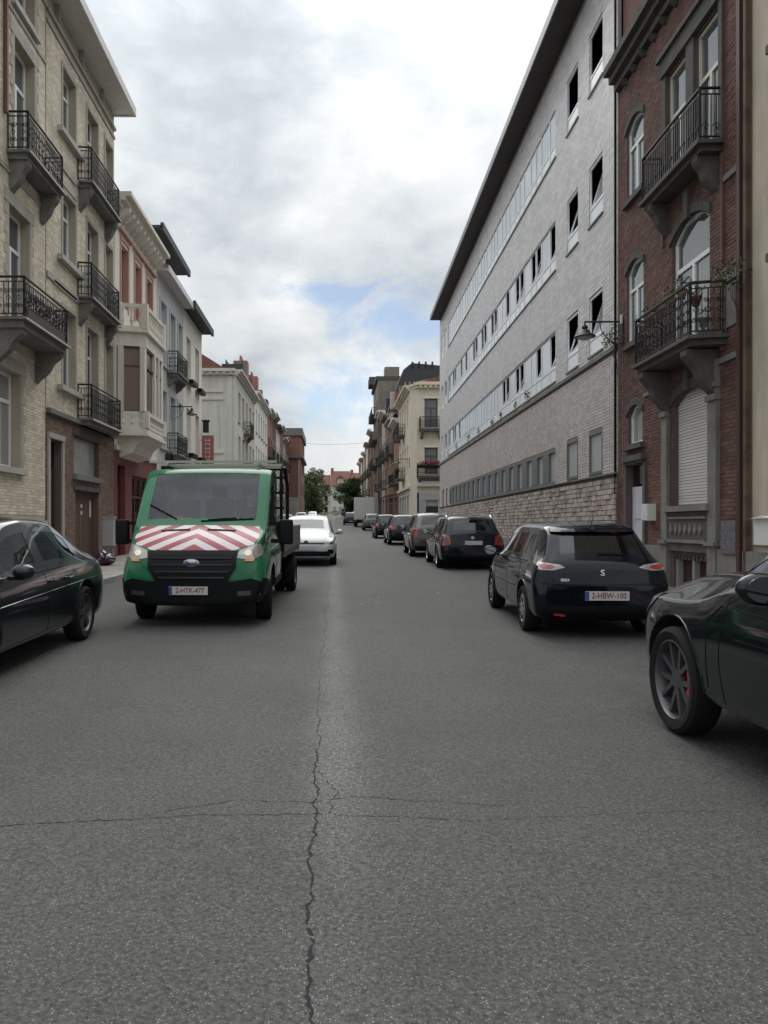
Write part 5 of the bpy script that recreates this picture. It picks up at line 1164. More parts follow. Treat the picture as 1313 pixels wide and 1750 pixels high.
class Car:
    def __init__(s, name, label, cat, loc, rotz, me, mats, group=None):
        s.root = thing(name, label, cat, loc, (math.atan(.0138) * math.cos(rotz), 0, rotz), group); s.me = me
        s.bvh = BVHTree.FromPolygons([v.co.copy() for v in me.vertices], [tuple(p.vertices) for p in me.polygons])
        bm = bmesh.new(); bm.from_mesh(me); bmesh.ops.delete(bm, geom=[f for f in bm.faces if f.material_index in (1, 2)], context='FACES')
        for f in bm.faces: f.material_index = 1 if f.material_index == 3 else 0
        s.body = bm_obj(bm, 'body', [mats['body'], WELL], s.root)
        for k, nm in ((1, 'side_window'), (2, 'windscreen')):
            for b2 in split_parts(me, k):
                [setattr(f, 'material_index', 0) for f in b2.faces]; b2.normal_update(); cy = sum(v.co.y for v in b2.verts) / len(b2.verts); cz = sum(f.normal.y for f in b2.faces)
                g = mats.get('glass', CARG)
                if k == 2: nn = 'windscreen' if cz > 0 else 'rear_window'; g = mats.get('rglass', g) if cz < 0 else g
                else: nn = nm; g = mats.get('rglass', g) if cy < mats.get('priv', -9) else g
                old = list(b2.faces); r_ = bmesh.ops.inset_region(b2, faces=old, thickness=mats.get('rubber', .016), depth=-.004)
                for f in r_['faces']: f.material_index = 1
                bm_obj(b2, nn, [g, BLACKP], s.root)
    def hit(s, v, a, b):
        o, d = VW[v](a, b); h = s.bvh.ray_cast(o, d)
        return (h[0], d) if h[0] is not None else (None, d)
    def patch(s, v, poly, name, mat, off=.006, parent=None, seg=.07, thick=.02, label=None, smooth=True, fallback=True):
        bm = bmesh.new(); vs = [bm.verts.new((a, b, 0)) for a, b in poly]; bm.faces.new(vs)
        for _ in range(6):
            es = [e for e in bm.edges if e.calc_length() > seg]
            if not es: break
            bmesh.ops.subdivide_edges(bm, edges=es, cuts=1); bmesh.ops.triangulate(bm, faces=bm.faces)
        bmesh.ops.triangulate(bm, faces=bm.faces)
        last = None; dd = None; pts = []
        for q in bm.verts:
            p, d = s.hit(v, q.co.x, q.co.y); dd = d
            pts.append(p)
        good = [p for p in pts if p is not None]
        if not good: bm.free(); return None
        for q, p in zip(bm.verts, pts):
            if p is None:
                o, d = VW[v](q.co.x, q.co.y); near = s.bvh.find_nearest(o + d * ((min(good, key=lambda g: (g - o).length) - o).dot(d)))[0]; p = near
            q.co = p - dd * off
        ext = bmesh.ops.extrude_edge_only(bm, edges=[e for e in bm.edges if len(e.link_faces) == 1])
        for g in ext['geom']:
            if isinstance(g, bmesh.types.BMVert): g.co += dd * thick
        bmesh.ops.recalc_face_normals(bm, faces=bm.faces)
        return bm_obj(bm, name, mat, parent or s.root, label, smooth)
    def line(s, v, pts, r=.0035, name='door_seam', mat=None, parent=None, seg=.05, off=0, k=4):
        P = []
        for (a, b), (c, d) in zip(pts, pts[1:]):
            n = max(1, int(math.hypot(c - a, d - b) / seg))
            for i in range(n + (1 if (c, d) == pts[-1] else 0)):
                t = i / n; h, dr = s.hit(v, a + (c - a) * t, b + (d - b) * t)
                if h is not None: P.append(tuple(h - dr * off))
        if len(P) < 2: return None
        m = MB(); m.tube(P, r, k); return m.build(name, mat or BLACKP, parent or s.root, smooth=True)
    def raised(s, v, a, b, name, builder, mat, parent=None):
        h, d = s.hit(v, a, b)
        if h is None: return None
        m = MB(); builder(m, h, d); return m.build(name, mat, parent or s.root, smooth=True)
    def plate(s, v, a, b, text, tilt=0, w=.52, h=.11, name='number_plate', off=.02):
        p, d = s.hit(v, a, b); sg = -1 if v == 'F' else 1; y = p.y - d.y * off
        m = MB(); m.box(a - w / 2, a + w / 2, y, y - d.y * .008, b - h / 2, b + h / 2); pl = m.build(name, PLATE, s.root)
        m = MB(); x0 = a - sg * w / 2; m.box(x0, x0 + sg * .045, y - d.y * .008, y - d.y * .0095, b - h / 2 + .004, b + h / 2 - .004); m.build('country_strip', PBLUE, pl)
        if text:
            o = textobj(text, h * .90, TEXTR, pl, squeeze=.84); o.location = (a + sg * .022, y - d.y * .010, b); o.rotation_euler = (R(90), 0, 0 if sg > 0 else math.pi)
        return pl
    def wheel(s, x, y, r, w, rim, style='alloy', spokes=5, steer=0, caliper=None, mat=None):
        sd = -1 if x < 0 else 1; wh = bpy.data.objects.new('wheel', None); wh = None
        G = Frame(); m = MB(); hw = w / 2; ri = rim
        prof = [(ri, -hw * .85), (ri + .02, -hw * .95), (r - .035, -hw), (r - .008, -hw * .8), (r, -hw * .45), (r, hw * .45), (r - .008, hw * .8), (r - .035, hw), (ri + .02, hw * .95), (ri, hw * .85)]
        m.lathe(prof, (0, 0, 0), 'x', 44, caps=False); t = m.build('wheel', RUB, s.root, smooth=True); t.location = (x, y, r); t.rotation_euler = (0, 0, steer)
        m = MB(); e = hw * .82 * sd
        m.lathe([(ri + .004, e), (ri - .012, e + .006 * sd), (ri - .022, e - .01 * sd), (ri - .03, -hw * .8 * sd)], (0, 0, 0), 'x', 44, caps=False)
        mt = mat or RIMS; f0 = e - .012 * sd
        if style == 'cover':
            m.lathe([(ri - .01, e), (ri * .8, e + .012 * sd), (ri * .3, e + .006 * sd), (.0, e + .012 * sd)], (0, 0, 0), 'x', 36)
        elif style == 'double':
            for k in range(spokes):
                a0 = 2 * math.pi * k / spokes + .3
                for q in (-1, 1):
                    a1 = a0 + q * .30; c0 = (.055 * math.cos(a0 + q * .55), .055 * math.sin(a0 + q * .55)); c1 = ((ri - .01) * math.cos(a1), (ri - .01) * math.sin(a1)); tn = (-math.sin(a1), math.cos(a1)); wd0, wd1 = .019, .013
                    pts = [(c0[0] + tn[0] * wd0, c0[1] + tn[1] * wd0), (c1[0] + tn[0] * wd1, c1[1] + tn[1] * wd1), (c1[0] - tn[0] * wd1, c1[1] - tn[1] * wd1), (c0[0] - tn[0] * wd0, c0[1] - tn[1] * wd0)]
                    i = len(m.v)
                    for dep, kk in ((f0 - .02 * sd, 0), (f0 - .055 * sd, 1)):
                        for j, (py, pz) in enumerate(pts): m.v.append((dep + (.014 * sd if j in (1, 2) and kk == 0 else 0), py, pz))
                    for fc in ((0, 1, 2, 3), (7, 6, 5, 4), (0, 4, 5, 1), (1, 5, 6, 2), (2, 6, 7, 3), (3, 7, 4, 0)): m.f.append(tuple(i + g for g in fc)); m.m.append(0)
            m.lathe([(.075, f0 - .05 * sd), (.07, f0 - .018 * sd), (.03, f0 - .012 * sd)], (0, 0, 0), 'x', 20)
        else:
            for k in range(spokes):
                a1 = 2 * math.pi * k / spokes + .2; tn = (-math.sin(a1), math.cos(a1)); c0 = (.05 * math.cos(a1), .05 * math.sin(a1)); c1 = ((ri - .012) * math.cos(a1), (ri - .012) * math.sin(a1)); w0, w1 = .03, .022 + .1 / spokes
                pts = [(c0[0] + tn[0] * w0, c0[1] + tn[1] * w0), (c1[0] + tn[0] * w1, c1[1] + tn[1] * w1), (c1[0] - tn[0] * w1, c1[1] - tn[1] * w1), (c0[0] - tn[0] * w0, c0[1] - tn[1] * w0)]
                i = len(m.v)
                for dep in (f0, f0 - .035 * sd): m.v += [(dep, py, pz) for py, pz in pts]
                for fc in ((0, 1, 2, 3), (7, 6, 5, 4), (0, 4, 5, 1), (1, 5, 6, 2), (2, 6, 7, 3), (3, 7, 4, 0)): m.f.append(tuple(i + g for g in fc)); m.m.append(0)
            m.lathe([(.07, f0 - .04 * sd), (.065, f0 + .004 * sd), (.0, f0 + .006 * sd)], (0, 0, 0), 'x', 20)
        m.build('rim', mt, t, smooth=True)
        m = MB(); m.lathe([(ri - .03, -.02 * sd), (ri - .03, -.03 * sd)], (0, 0, 0), 'x', 28); m.build('brake_backing', WELL, t)
        if style == 'double':
            m = MB(); m.lathe([(ri * .78, f0 - .07 * sd), (ri * .78, f0 - .09 * sd)], (0, 0, 0), 'x', 32); m.build('brake_disc', M('brake steel', (.16, .15, .15), .4, .8), t)
        if style == 'cover':
            m = MB()
            for k in range(9):
                a = 2 * math.pi * k / 9; m.tube([(e + .004 * sd, ri * .82 * math.cos(a), ri * .82 * math.sin(a)), (e + .008 * sd, ri * .55 * math.cos(a), ri * .55 * math.sin(a))], .014, 5)
            m.build('cover_slot', WELL, t)
        if caliper:
            m = MB(); 
            for k in range(7):
                a = -.9 + k * .26; m.box(f0 - .10 * sd, f0 - .055 * sd, ri * .60 * math.cos(a) * caliper[1] - .04, ri * .60 * math.cos(a) * caliper[1] + .04, ri * .68 * math.sin(a) - .04, ri * .68 * math.sin(a) + .04) if False else None
            pts = [(caliper[1] * rr_ * math.cos(a), rr_ * math.sin(a)) for rr_, rng in ((ri * .88, range(8)), (ri * .52, range(7, -1, -1))) for a in [-.75 + k * .21 for k in rng]]
            i = len(m.v); n = len(pts)
            for dep in (f0 - .03 * sd, f0 - .10 * sd): m.v += [(dep, p, q) for p, q in pts]
            m.f.append(tuple(range(i, i + n))); m.m.append(0); m.f.append(tuple(range(i + 2 * n - 1, i + n - 1, -1))); m.m.append(0)
            for k in range(n): l = (k + 1) % n; m.f.append((i + k, i + k + n, i + l + n, i + l)); m.m.append(0)
            m.build('brake_caliper', caliper[0], t)
        return t
    def mirror(s, x, y, z, mat, base=None, rx=.10, scale=1.0, lens=1):
        sd = -1 if x < 0 else 1; bm = bmesh.new(); bmesh.ops.create_icosphere(bm, subdivisions=3, radius=1)
        for v in bm.verts:
            v.co.x *= rx * 1.05; v.co.y *= .09; v.co.z *= .075
            if v.co.y < 0: v.co.y *= .45
            v.co *= scale; v.co += Vector((x, y, z))
        o = bm_obj(bm, 'wing_mirror', mat, s.root)
        m = MB(); m.lathe([(.0, 0), (.082 * scale, 0), (.082 * scale, -.004), (0, -.004)], (x, y - .041 * scale, z), 'y', 20)
        for i_ in range(len(m.v)): v = m.v[i_]; m.v[i_] = (v[0], v[1], z + (v[2] - z) * .72)
        m.build('mirror_glass', M('mirror', (.28, .30, .31), .03, 1, var=0), o)
        m = MB(); m.box(min(x - sd * .14, x), max(x - sd * .14, x), y - .02, y + .04, z - .075 * scale, z - .04 * scale); m.build('mirror_arm', BLACKP, o); return o
    def handle(s, v, y, z, mat, l=.19):
        def bld(m, h, d): m.tube([(h.x - d.x * .002, y - l / 2, z), (h.x - d.x * .032, y - l / 2 + .03, z + .004), (h.x - d.x * .034, y + l / 2 - .03, z + .004), (h.x - d.x * .002, y + l / 2, z)], .013, 7)
        s.raised(v, y, z, 'door_handle', bld, mat); s.patch(v, [(y - l * .34, z - .022), (y + l * .34, z - .022), (y + l * .34, z + .026), (y - l * .34, z + .026)], 'handle_recess', WELL, off=.001, thick=.003)
    def cabin(s, y0, y1, zb, w, rows=(.4, .75), wheel_y=None, zf=.35, hr=1.12):
        m = MB(); m.box(-w, w, y0, y1, zf, zf + .04); m.box(-w * .98, w * .98, y1 - .25, y1, zf + .04, zb - .06); 
        m.build('interior', SEAT, s.root)
        for t in rows:
            y = y0 + (y1 - y0) * t
            for x in (-w * .48, w * .48):
                q = MB(); q.box(x - .23, x + .23, y - .05, y + .45, zf + .04, zf + .28); q.prism([(y - .18, hr - .16), (y - .06, hr - .16), (y + .05, zf + .25), (y - .1, zf + .25)], x - .22, x + .22, 'u'); q.prism([(y - .22, hr), (y - .12, hr + .02), (y - .10, hr - .13), (y - .19, hr - .14)], x - .12, x + .12, 'u'); q.build('seat', SEAT, s.root)
    def arches(s, ys, r, w, x0=None): pass
def textobj(txt, size, mat, parent, name='lettering', ext=.0008, align='CENTER', squeeze=1.0):
    c = bpy.data.curves.new(name, 'FONT'); c.body = txt; c.size = size; c.extrude = ext; c.align_x = align; c.align_y = 'CENTER'; c.resolution_u = 2; c.offset = size * .012
    o = bpy.data.objects.new('tmp', c); COL.objects.link(o); dg = bpy.context.evaluated_depsgraph_get(); me = bpy.data.meshes.new_from_object(o.evaluated_get(dg)); bpy.data.objects.remove(o)
    me.materials.clear(); me.materials.append(mat); o = link(name, me, parent); o.scale = (squeeze, 1, 1); return o
# profiles: (y, zb, belt, top, halfwidth, half top width, lean)
def hatch(L, W, H, tail=1.0, hood=.98, nose=.74, bel=.92, kind='hatch', rr=None):
    w = W / 2; k = L / 3.95
    if kind == 'hatch':
        st = [(0.02, .36, .56, .62, w * .80, w * .66, .0), (.05, .26, .70, .78, w * .93, w * .76, .01), (.10, .22, .84, tail * .955, w * .975, w * .80, .0), (.155, .20, bel, tail, w * .99, w * .80, 0), (.50, .19, bel, H - .075, w, w * .65, 0), (.62, .19, bel, H - .03, w, w * .665, 0), (.78, .19, bel, H - .012, w, w * .68, 0), (1.10, .19, bel, H, w, w * .69, 0), (1.18, .19, bel, H, w, w * .69, 0), (1.80, .19, bel - .01, H, w, w * .70, 0), (1.88, .19, bel - .01, H, w, w * .70, 0), (2.30, .19, bel - .02, H - .035, w, w * .70, 0), (2.44, .19, bel - .02, H - .09, w, w * .71, 0), (2.98, .19, bel - .03, hood + .02, w, w * .80, 0), (3.08, .19, bel - .05, hood - .02, w, w * .76, 0), (3.45, .19, bel - .13, hood - .08, w * .985, w * .78, 0), (3.74, .20, bel - .17, nose, w * .92, w * .66, 0), (3.88, .24, .60, nose - .08, w * .82, w * .58, 0), (3.95, .32, .48, .54, w * .62, w * .48, 0)]
        fl = {3: 't', 6: 's', 8: 's', 10: 's', 11: 's', 12: 'st'}
    elif kind == 'suv':
        st = [(0.02, .42, .66, .74, w * .80, w * .66, 0), (.05, .32, .80, .92, w * .93, w * .76, 0), (.10, .28, .98, tail * .95, w * .975, w * .80, 0), (.16, .27, bel, tail, w * .99, w * .80, 0), (.55, .26, bel, H - .12, w, w * .68, 0), (.70, .26, bel, H - .06, w, w * .69, 0), (.86, .26, bel, H - .035, w, w * .69, 0), (1.30, .26, bel, H, w, w * .70, 0), (1.38, .26, bel, H, w, w * .70, 0), (1.85, .26, bel - .01, H, w, w * .71, 0), (1.93, .26, bel - .01, H, w, w * .71, 0), (2.12, .26, bel - .01, H - .03, w, w * .71, 0), (2.24, .26, bel - .015, H - .08, w, w * .72, 0), (2.78, .26, bel - .02, hood + .03, w, w * .82, 0), (2.90, .26, bel - .12, hood, w, w * .64, 0), (3.45, .26, bel - .17, hood - .02, w, w * .60, 0), (3.70, .28, bel - .14, nose + .04, w * .95, w * .74, 0), (3.87, .32, .70, nose - .1, w * .86, w * .64, 0), (3.95, .40, .56, .62, w * .70, w * .52, 0)]
        fl = {3: 't', 6: 's', 8: 's', 10: 's', 11: 's', 12: 'st'}
    elif kind == 'estate':
        st = [(0.02, .36, .58, .64, w * .80, w * .66, .0), (.05, .28, .74, .82, w * .93, w * .78, .01), (.08, .24, .88, tail * .96, w * .975, w * .82, .0), (.12, .22, bel, tail, w * .99, w * .82, 0), (.36, .2, bel, H - .07, w, w * .70, 0), (.46, .2, bel, H - .03, w, w * .70, 0), (.54, .2, bel, H - .015, w, w * .71, 0), (1.05, .2, bel, H, w, w * .71, 0), (1.12, .2, bel, H, w, w * .71, 0), (1.74, .2, bel, H, w, w * .71, 0), (1.81, .2, bel, H, w, w * .71, 0), (2.20, .2, bel - .01, H - .03, w, w * .71, 0), (2.32, .2, bel - .01, H - .08, w, w * .72, 0), (2.86, .2, bel - .02, hood + .02, w, w * .80, 0), (2.96, .2, bel - .04, hood - .02, w, w * .82, 0), (3.45, .2, bel - .10, hood - .08, w * .985, w * .78, 0), (3.74, .22, bel - .17, nose, w * .92, w * .66, 0), (3.88, .26, .60, nose - .08, w * .82, w * .58, 0), (3.95, .34, .48, .54, w * .62, w * .48, 0)]
        fl = {3: 't', 6: 's', 8: 's', 10: 's', 11: 's', 12: 'st'}
    else:  # sedan
        st = [(0.02, .38, .66, .74, w * .74, w * .60, .0), (.05, .28, .80, .90, w * .88, w * .72, 0), (.11, .22, .90, tail - .02, w * .95, w * .78, 0), (.30, .20, bel, tail + .015, w * .985, w * .80, 0), (.42, .19, bel, tail + .04, w, w * .78, 0), (.52, .19, bel, tail + .09, w, w * .74, 0), (.98, .19, bel, H - .11, w, w * .66, 0), (1.12, .19, bel, H - .055, w, w * .66, 0), (1.26, .19, bel, H - .02, w, w * .66, 0), (1.82, .19, bel - .01, H, w, w * .67, 0), (1.89, .19, bel - .01, H, w, w * .67, 0), (2.20, .19, bel - .01, H - .03, w, w * .67, 0), (2.32, .19, bel - .01, H - .08, w, w * .68, 0), (2.92, .19, bel - .02, hood + .02, w, w * .80, 0), (3.02, .19, bel - .04, hood - .01, w, w * .76, 0), (3.45, .19, bel - .13, hood - .08, w * .985, w * .78, 0), (3.74, .20, bel - .17, nose, w * .92, w * .66, 0), (3.88, .24, .60, nose - .08, w * .82, w * .58, 0), (3.95, .32, .48, .54, w * .62, w * .48, 0)]
        fl = {5: 't', 6: 's', 7: 's', 8: 's', 10: 's', 11: 's', 12: 'st'}
    return [(y * k,) + tuple(r_) for y, *r_ in st], fl
HX = {}
def make_car(name, label, cat, loc, rotz, kind, L, W, H, wb, ro, r, paintm, rim, style='alloy', spokes=5, rimm=None, tail=1.0, hood=.98, nose=.74, bel=.92, priv=None, trim=None, rear=True, group=None, extra=None, caliper=None, lampmat=None, key=None):
    key = key or (kind, L, W, H, wb, ro)
    if key not in HX:
        st, fl = hatch(L, W, H, tail, hood, nose, bel, kind); HX[key] = (st, car_mesh(st, .035, fl, [(ro, r + .015, r + .062, W / 2 - .32, W), (ro + wb, r + .015, r + .062, W / 2 - .32, W)]))
    st, me = HX[key]; w = W / 2; k = L / 3.95
    mats = {'body': paintm}
    if priv is not None: mats['priv'] = priv; mats['rglass'] = CARGD
    c = Car(name, label, cat, loc, rotz, me, mats, group)
    for y, s_ in ((ro, 0), (ro + wb, 0)):
        for x in (-1, 1): c.wheel(x * (w - .105), y, r, .21, rim, style, spokes, caliper=caliper, mat=rimm)
    c.cabin(.5 * k, 2.95 * k, bel, w - .16, hr=H - .28)
    # shut lines, handles, mirrors
    for v in 'LR':
        yb = st[9][0] + .03; yf = st[13][0] - .14; yr = (st[6][0] + st[7][0]) / 2 + .06
        c.line(v, [(yb, bel - .03), (yb, .30), (yf - .03, .27), (yf + .01, .62), (yf - .02, bel - .05)]); c.line(v, [(yb - .02, .31), (max(ro + r + .12, yr - .2), .31), (max(ro + r * .9, yr - .1), .62), (yr, bel - .03)])
        c.handle(v, yb - .12 + .24 * 0 - .06, bel - .12, paintm); 
        if kind != 'hatch' or L > 4.1: c.handle(v, yr + .26, bel - .12, paintm)
        c.line(v, [(ro + r + .10, .21), (ro + wb - r - .1, .21)], r=.014, name='sill_trim', mat=trim or BLACKP, k=6)
        c.line(v, [(st[5][0] + .1, bel + .012), (yf - .05, bel - .01)], r=.008, name='belt_trim', mat=trim or BLACKP, off=0)
        for yy in (ro, ro + wb):   # arch lips
            c.line(v, [(yy + (r + .068) * math.cos(a * math.pi / 14), r + .015 + (r + .068) * math.sin(a * math.pi / 14)) for a in range(-1, 16) if r + .015 + (r + .068) * math.sin(a * math.pi / 14) > .25], r=.007, name='arch_lip', mat=paintm, seg=.1)
    for x in (-1, 1): c.mirror(x * (w + .10), st[13][0] - (.76 if kind == "suv" else .36), bel + .055, paintm, scale=1.15 if kind == "suv" else 1)
    return c, st, w, k
def rear_set(c, w, tail, lamps, plate=None, plz=.46, glass_bottom=None, badge=None, bumper=.60, lm=LRED, lm2=None, plx=0, hl=True):
    """tail lamps as (x0, z0, x1, z1 ...) polygons for the right side, mirrored"""
    for sg in (-1, 1):
        poly = [(sg * a, b) for a, b in lamps]; t = c.patch('B', poly, 'tail_light', lm, off=.008, seg=.05)
        if lm2 and t:
            cx = sum(a for a, b in lamps) / len(lamps); cz = sum(b for a, b in lamps) / len(lamps); c.patch('B', [(sg * (cx + (a - cx) * .45), cz + (b - cz) * .6) for a, b in lamps], 'lamp_bowl', lm2, off=.014, seg=.05, parent=t)
    c.line('B', [(-w * .90, bumper + .02), (-w * .72, bumper), (w * .72, bumper), (w * .90, bumper + .02)], r=.005, name='bumper_seam'); 
    c.patch('B', [(-w * .8, .25), (w * .8, .25), (w * .86, .40), (-w * .86, .40)], 'bumper_insert', BLACKP, off=.006, seg=.1)
    if plate is not None: c.plate('B', plx, plz, plate)
# ---------------------------------------------------------------- parked and moving cars
NAVY = paint('near black blue paint', (.004, .005, .010), .0, .25)
c, st, w, k = make_car('parked_hatchback', 'shiny black small hatchback with clear tail lamps, nearest whole car on the right', 'car', (3.24, 9.12, ground(9.12)), R(-2.5), 'hatch', 3.95, 1.66, 1.385, 2.46, .74, .295, NAVY, .185, 'cover', tail=.96, hood=.95, nose=.72, bel=.90, priv=.9)
rear_set(c, w, .96, [(.44, .865), (.50, .90), (.70, .925), (.82, .92), (.825, .875), (.76, .835), (.58, .83)], '2-HBW-100', plz=.53, bumper=.66, lm=LCLR, lm2=LRED, plx=.04)
t = textobj('S', .10, CHROME, c.root, 'badge', ext=.004); p, d = c.hit('B', 0, .80); t.location = (0, p.y - .010, .80); t.rotation_euler = (R(85), 0, 0); t.scale = (1.25, 1, 1)
t = textobj('IBIZA', .045, CHROME, c.root, 'lettering', ext=.002); p, d = c.hit('B', -.42, .70); t.location = (-.45, p.y - .006, .715); t.rotation_euler = (R(80), 0, 0)
c.patch('B', [(-.60, 1.29), (.60, 1.29), (.58, 1.34), (-.58, 1.34)], 'roof_spoiler', NAVY, off=.05, thick=.10, seg=.12)
c.line('B', [(-.02, 1.03), (.30, 1.02)], r=.010, name='rear_wiper', off=.02); m = MB(); m.tube([(-.02, .50, 1.34), (-.02, .36, 1.48)], .005, 5); m.build('aerial', BLACKP, c.root)
for v in 'L': c.line(v, [(1.2, .56), (2.75, .56)], r=.011, name='rubbing_strip', mat=BLACKP, k=6)
c.line('B', [(-.58, .30), (-.45, .285)], r=.018, name='rear_reflector', mat=LRED, off=.004); m = MB(); m.tube([(.50, .30, .22), (.50, .02, .21)], .022, 8); m.build('exhaust_pipe', RIMD, c.root)
c.line('B', [(-.60, .66), (-.56, .93)], r=.004, name='tailgate_seam'); c.line('B', [(.60, .66), (.56, .93)], r=.004, name='tailgate_seam')

# dark green black SUV in the right foreground
DGREEN = paint('dark green black paint', (.005, .008, .009), .1, .25, cior=1.48)
c, st, w, k = make_car('parked_suv', 'glossy dark green SUV cut off by the right edge, dark double spoked wheel in front', 'car', (3.285, 1.42, ground(1.4)), 0, 'suv', 4.70, 1.94, 1.62, 2.81, 1.02, .366, DGREEN, .275, 'double', 5, RIMD, tail=1.12, hood=1.11, nose=.95, bel=1.06, caliper=(M('red brake caliper', (.62, .03, .04), .35), -1))
c.line('L', [(st[13][0] - .10, .95), (st[13][0] + .02, .86), (st[13][0] + .03, .42)], r=.004, name='wing_seam')
c.patch('L', [(4.42, .74), (4.60, .72), (4.60, .86), (4.30, .92), (4.18, .93)], 'headlight', LDRK, off=.008); c.patch('R', [(4.42, .74), (4.60, .72), (4.60, .86), (4.30, .92), (4.18, .93)], 'headlight', LDRK, off=.008)
0 and c.patch('L', [(2.0, .33), (3.2, .33), (3.25, .47), (2.0, .50)], 'door_blade', M('gloss black blade', (.012, .013, .015), .15, coat=1), off=.012, seg=.12)
c.patch('F', [(-.55, .45), (.55, .45), (.62, .72), (-.62, .72)], 'grille', BLACKP, off=.01, seg=.1)

# dark grey coupe saloon, left foreground
GREYD = paint('dark grey metallic paint', (.020, .022, .028), .5, .32)
c, st, w, k = make_car('parked_saloon', 'dark grey coupe saloon cut off by the left edge, bright roof and window line', 'car', (-3.88, 10.16, ground(10.1)), math.pi, 'sedan', 4.69, 1.83, 1.47, 2.73, .99, .325, GREYD, .232, 'alloy', 5, RIMD, tail=1.02, hood=1.0, nose=.76, bel=.92, trim=CHROME)
rear_set(c, w, .99, [(.50, .74), (.52, .84), (.84, .86), (.86, .78), (.78, .72)], '', plz=.50, bumper=.58)
for v in 'LR':
    c.line(v, [(.5, .74), (1.3, .72), (3.5, .66)], r=.006, name='flank_crease', mat=GREYD, k=6); c.patch(v, [(3.93, .62), (4.4, .60), (4.5, .72), (3.95, .74)], 'headlight', LDRK, off=.006)
# dark estate
DB = paint('dark slate paint', (.010, .013, .018), .3, .3)
c, st, w, k = make_car('parked_estate', 'dark slate grey estate car behind the black hatchback, pale roof reflection', 'car', (3.80, 20.7, ground(20.7)), R(-1.0), 'estate', 4.58, 1.78, 1.46, 2.60, 1.0, .31, DB, .20, 'alloy', 7, tail=1.0, hood=.97, nose=.72, bel=.93, priv=1.5)
rear_set(c, w, 1.0, [(.60, .70), (.62, .93), (.76, .96), (.86, .93), (.87, .74), (.80, .66)], '', plz=.74, bumper=.60, lm=LRED, lm2=LDRK)
m = MB(); m.lathe([(0, -.01), (.045, -.01), (.045, 0), (0, 0)], (0, c.hit('B', 0, .88)[0].y, .88), 'y', 16); m.build('badge', CHROME, c.root)
for x in (-.62, .62): m = MB(); m.tube([(x, .7, 1.43), (x, .9, 1.49), (x, 2.3, 1.51), (x, 2.6, 1.46)], .014, 6); m.build('roof_rail', CHROME, c.root)
# grey tall hatchback
GM_ = paint('warm grey paint', (.085, .082, .075), .5, .35)
c, st, w, k = make_car('parked_people_carrier', 'warm grey upright hatchback parked between the estate and a dark hatchback', 'car', (3.62, 26.9, ground(26.9)), R(-1.0), 'hatch', 4.1, 1.76, 1.56, 2.55, .75, .31, GM_, .20, 'alloy', 6, tail=1.06, hood=1.04, nose=.80, bel=.98)
rear_set(c, w, 1.06, [(.62, .72), (.64, 1.0), (.78, 1.04), (.84, .98), (.86, .76)], '', plz=.66, bumper=.62)
# dark hatch with large rear window
BK = paint('black blue paint two', (.014, .016, .024), .35, .3)
c, st, w, k = make_car('parked_compact_car', 'dark blue black compact car with red tail lamps, fourth from the front on the right', 'car', (3.62, 37.6, ground(37.6)), 0, 'hatch', 4.25, 1.79, 1.50, 2.62, .80, .315, BK, .2, 'alloy', 5, tail=1.0, hood=.98, nose=.74, bel=.93)
rear_set(c, w, 1.0, [(.48, .80), (.50, .92), (.84, .95), (.86, .80), (.78, .76)], '', plz=.62, bumper=.62)
c, st, w, k = make_car('parked_city_car', 'black city car with a bright roof, last of the near row on the right', 'car', (3.50, 47.9, ground(47.9)), 0, 'hatch', 4.1, 1.76, 1.52, 2.55, .75, .31, NAVY, .2, 'alloy', 6, tail=1.0, hood=.98, nose=.74, bel=.93, key='c5')
rear_set(c, w, 1.0, [(.62, .72), (.64, .95), (.82, .95), (.84, .74)], '', plz=.66, bumper=.62)
for (x, y, rz, pm, L_) in ((2.1, 92, 0, BK, 'small dark car parked ahead of the white box van'), (3.6, 69, 0, GM_, 'grey car parked just behind the white box van'), (3.3, 110, 0, NAVY, 'dark car far up the right kerb, half hidden'), (-3.2, 118, math.pi, paint('silver paint', (.42, .43, .44), .4), 'silver car coming towards us far up the left lane'), (-4.1, 96, 0, paint('white far paint', (.62, .62, .62), 0), 'white car parked far up the left kerb'), (-4.0, 62, 0, GREYD, 'dark grey car on the left kerb hidden behind the white hatchback')):
    c, st, w, k = make_car('parked_car', L_, 'car', (x, y, ground(y)), rz, 'hatch', 4.1, 1.76, 1.52, 2.55, .75, .31, pm, .2, 'alloy', 5, tail=1.0, hood=.98, nose=.74, bel=.93, key='c5', group='small cars far up the street')
    rear_set(c, w, 1.0, [(.62, .72), (.64, .95), (.82, .95), (.84, .74)], '', bumper=.62)
# white hatchback coming towards us
WP = paint('white car paint', (.43, .45, .46), 0, .25)
c, st, w, k = make_car('white_hatchback', 'clean white hatchback driving towards us behind the green truck', 'car', (-.80, 26.45, ground(26.4)), math.pi, 'hatch', 4.28, 1.79, 1.47, 2.63, .78, .32, WP, .225, 'alloy', 5, tail=1.0, hood=1.0, nose=.78, bel=.93)
for sg in (-1, 1):
    c.patch('F', [(sg * .50, .655), (sg * .80, .65), (sg * .85, .72), (sg * .62, .705), (sg * .50, .69)], 'headlight', LDRK, off=.01, seg=.05)
    c.patch('F', [(sg * .56, .36), (sg * .80, .36), (sg * .82, .48), (sg * .66, .50)], 'fog_lamp_housing', BLACKP, off=.01, seg=.05)
c.patch('F', [(-.50, .655), (.50, .655), (.50, .69), (-.50, .69)], 'grille', BLACKP, off=.012, seg=.08); c.patch('F', [(-.72, .30), (.72, .30), (.66, .44), (-.66, .44)], 'lower_grille', BLACKP, off=.012, seg=.08)
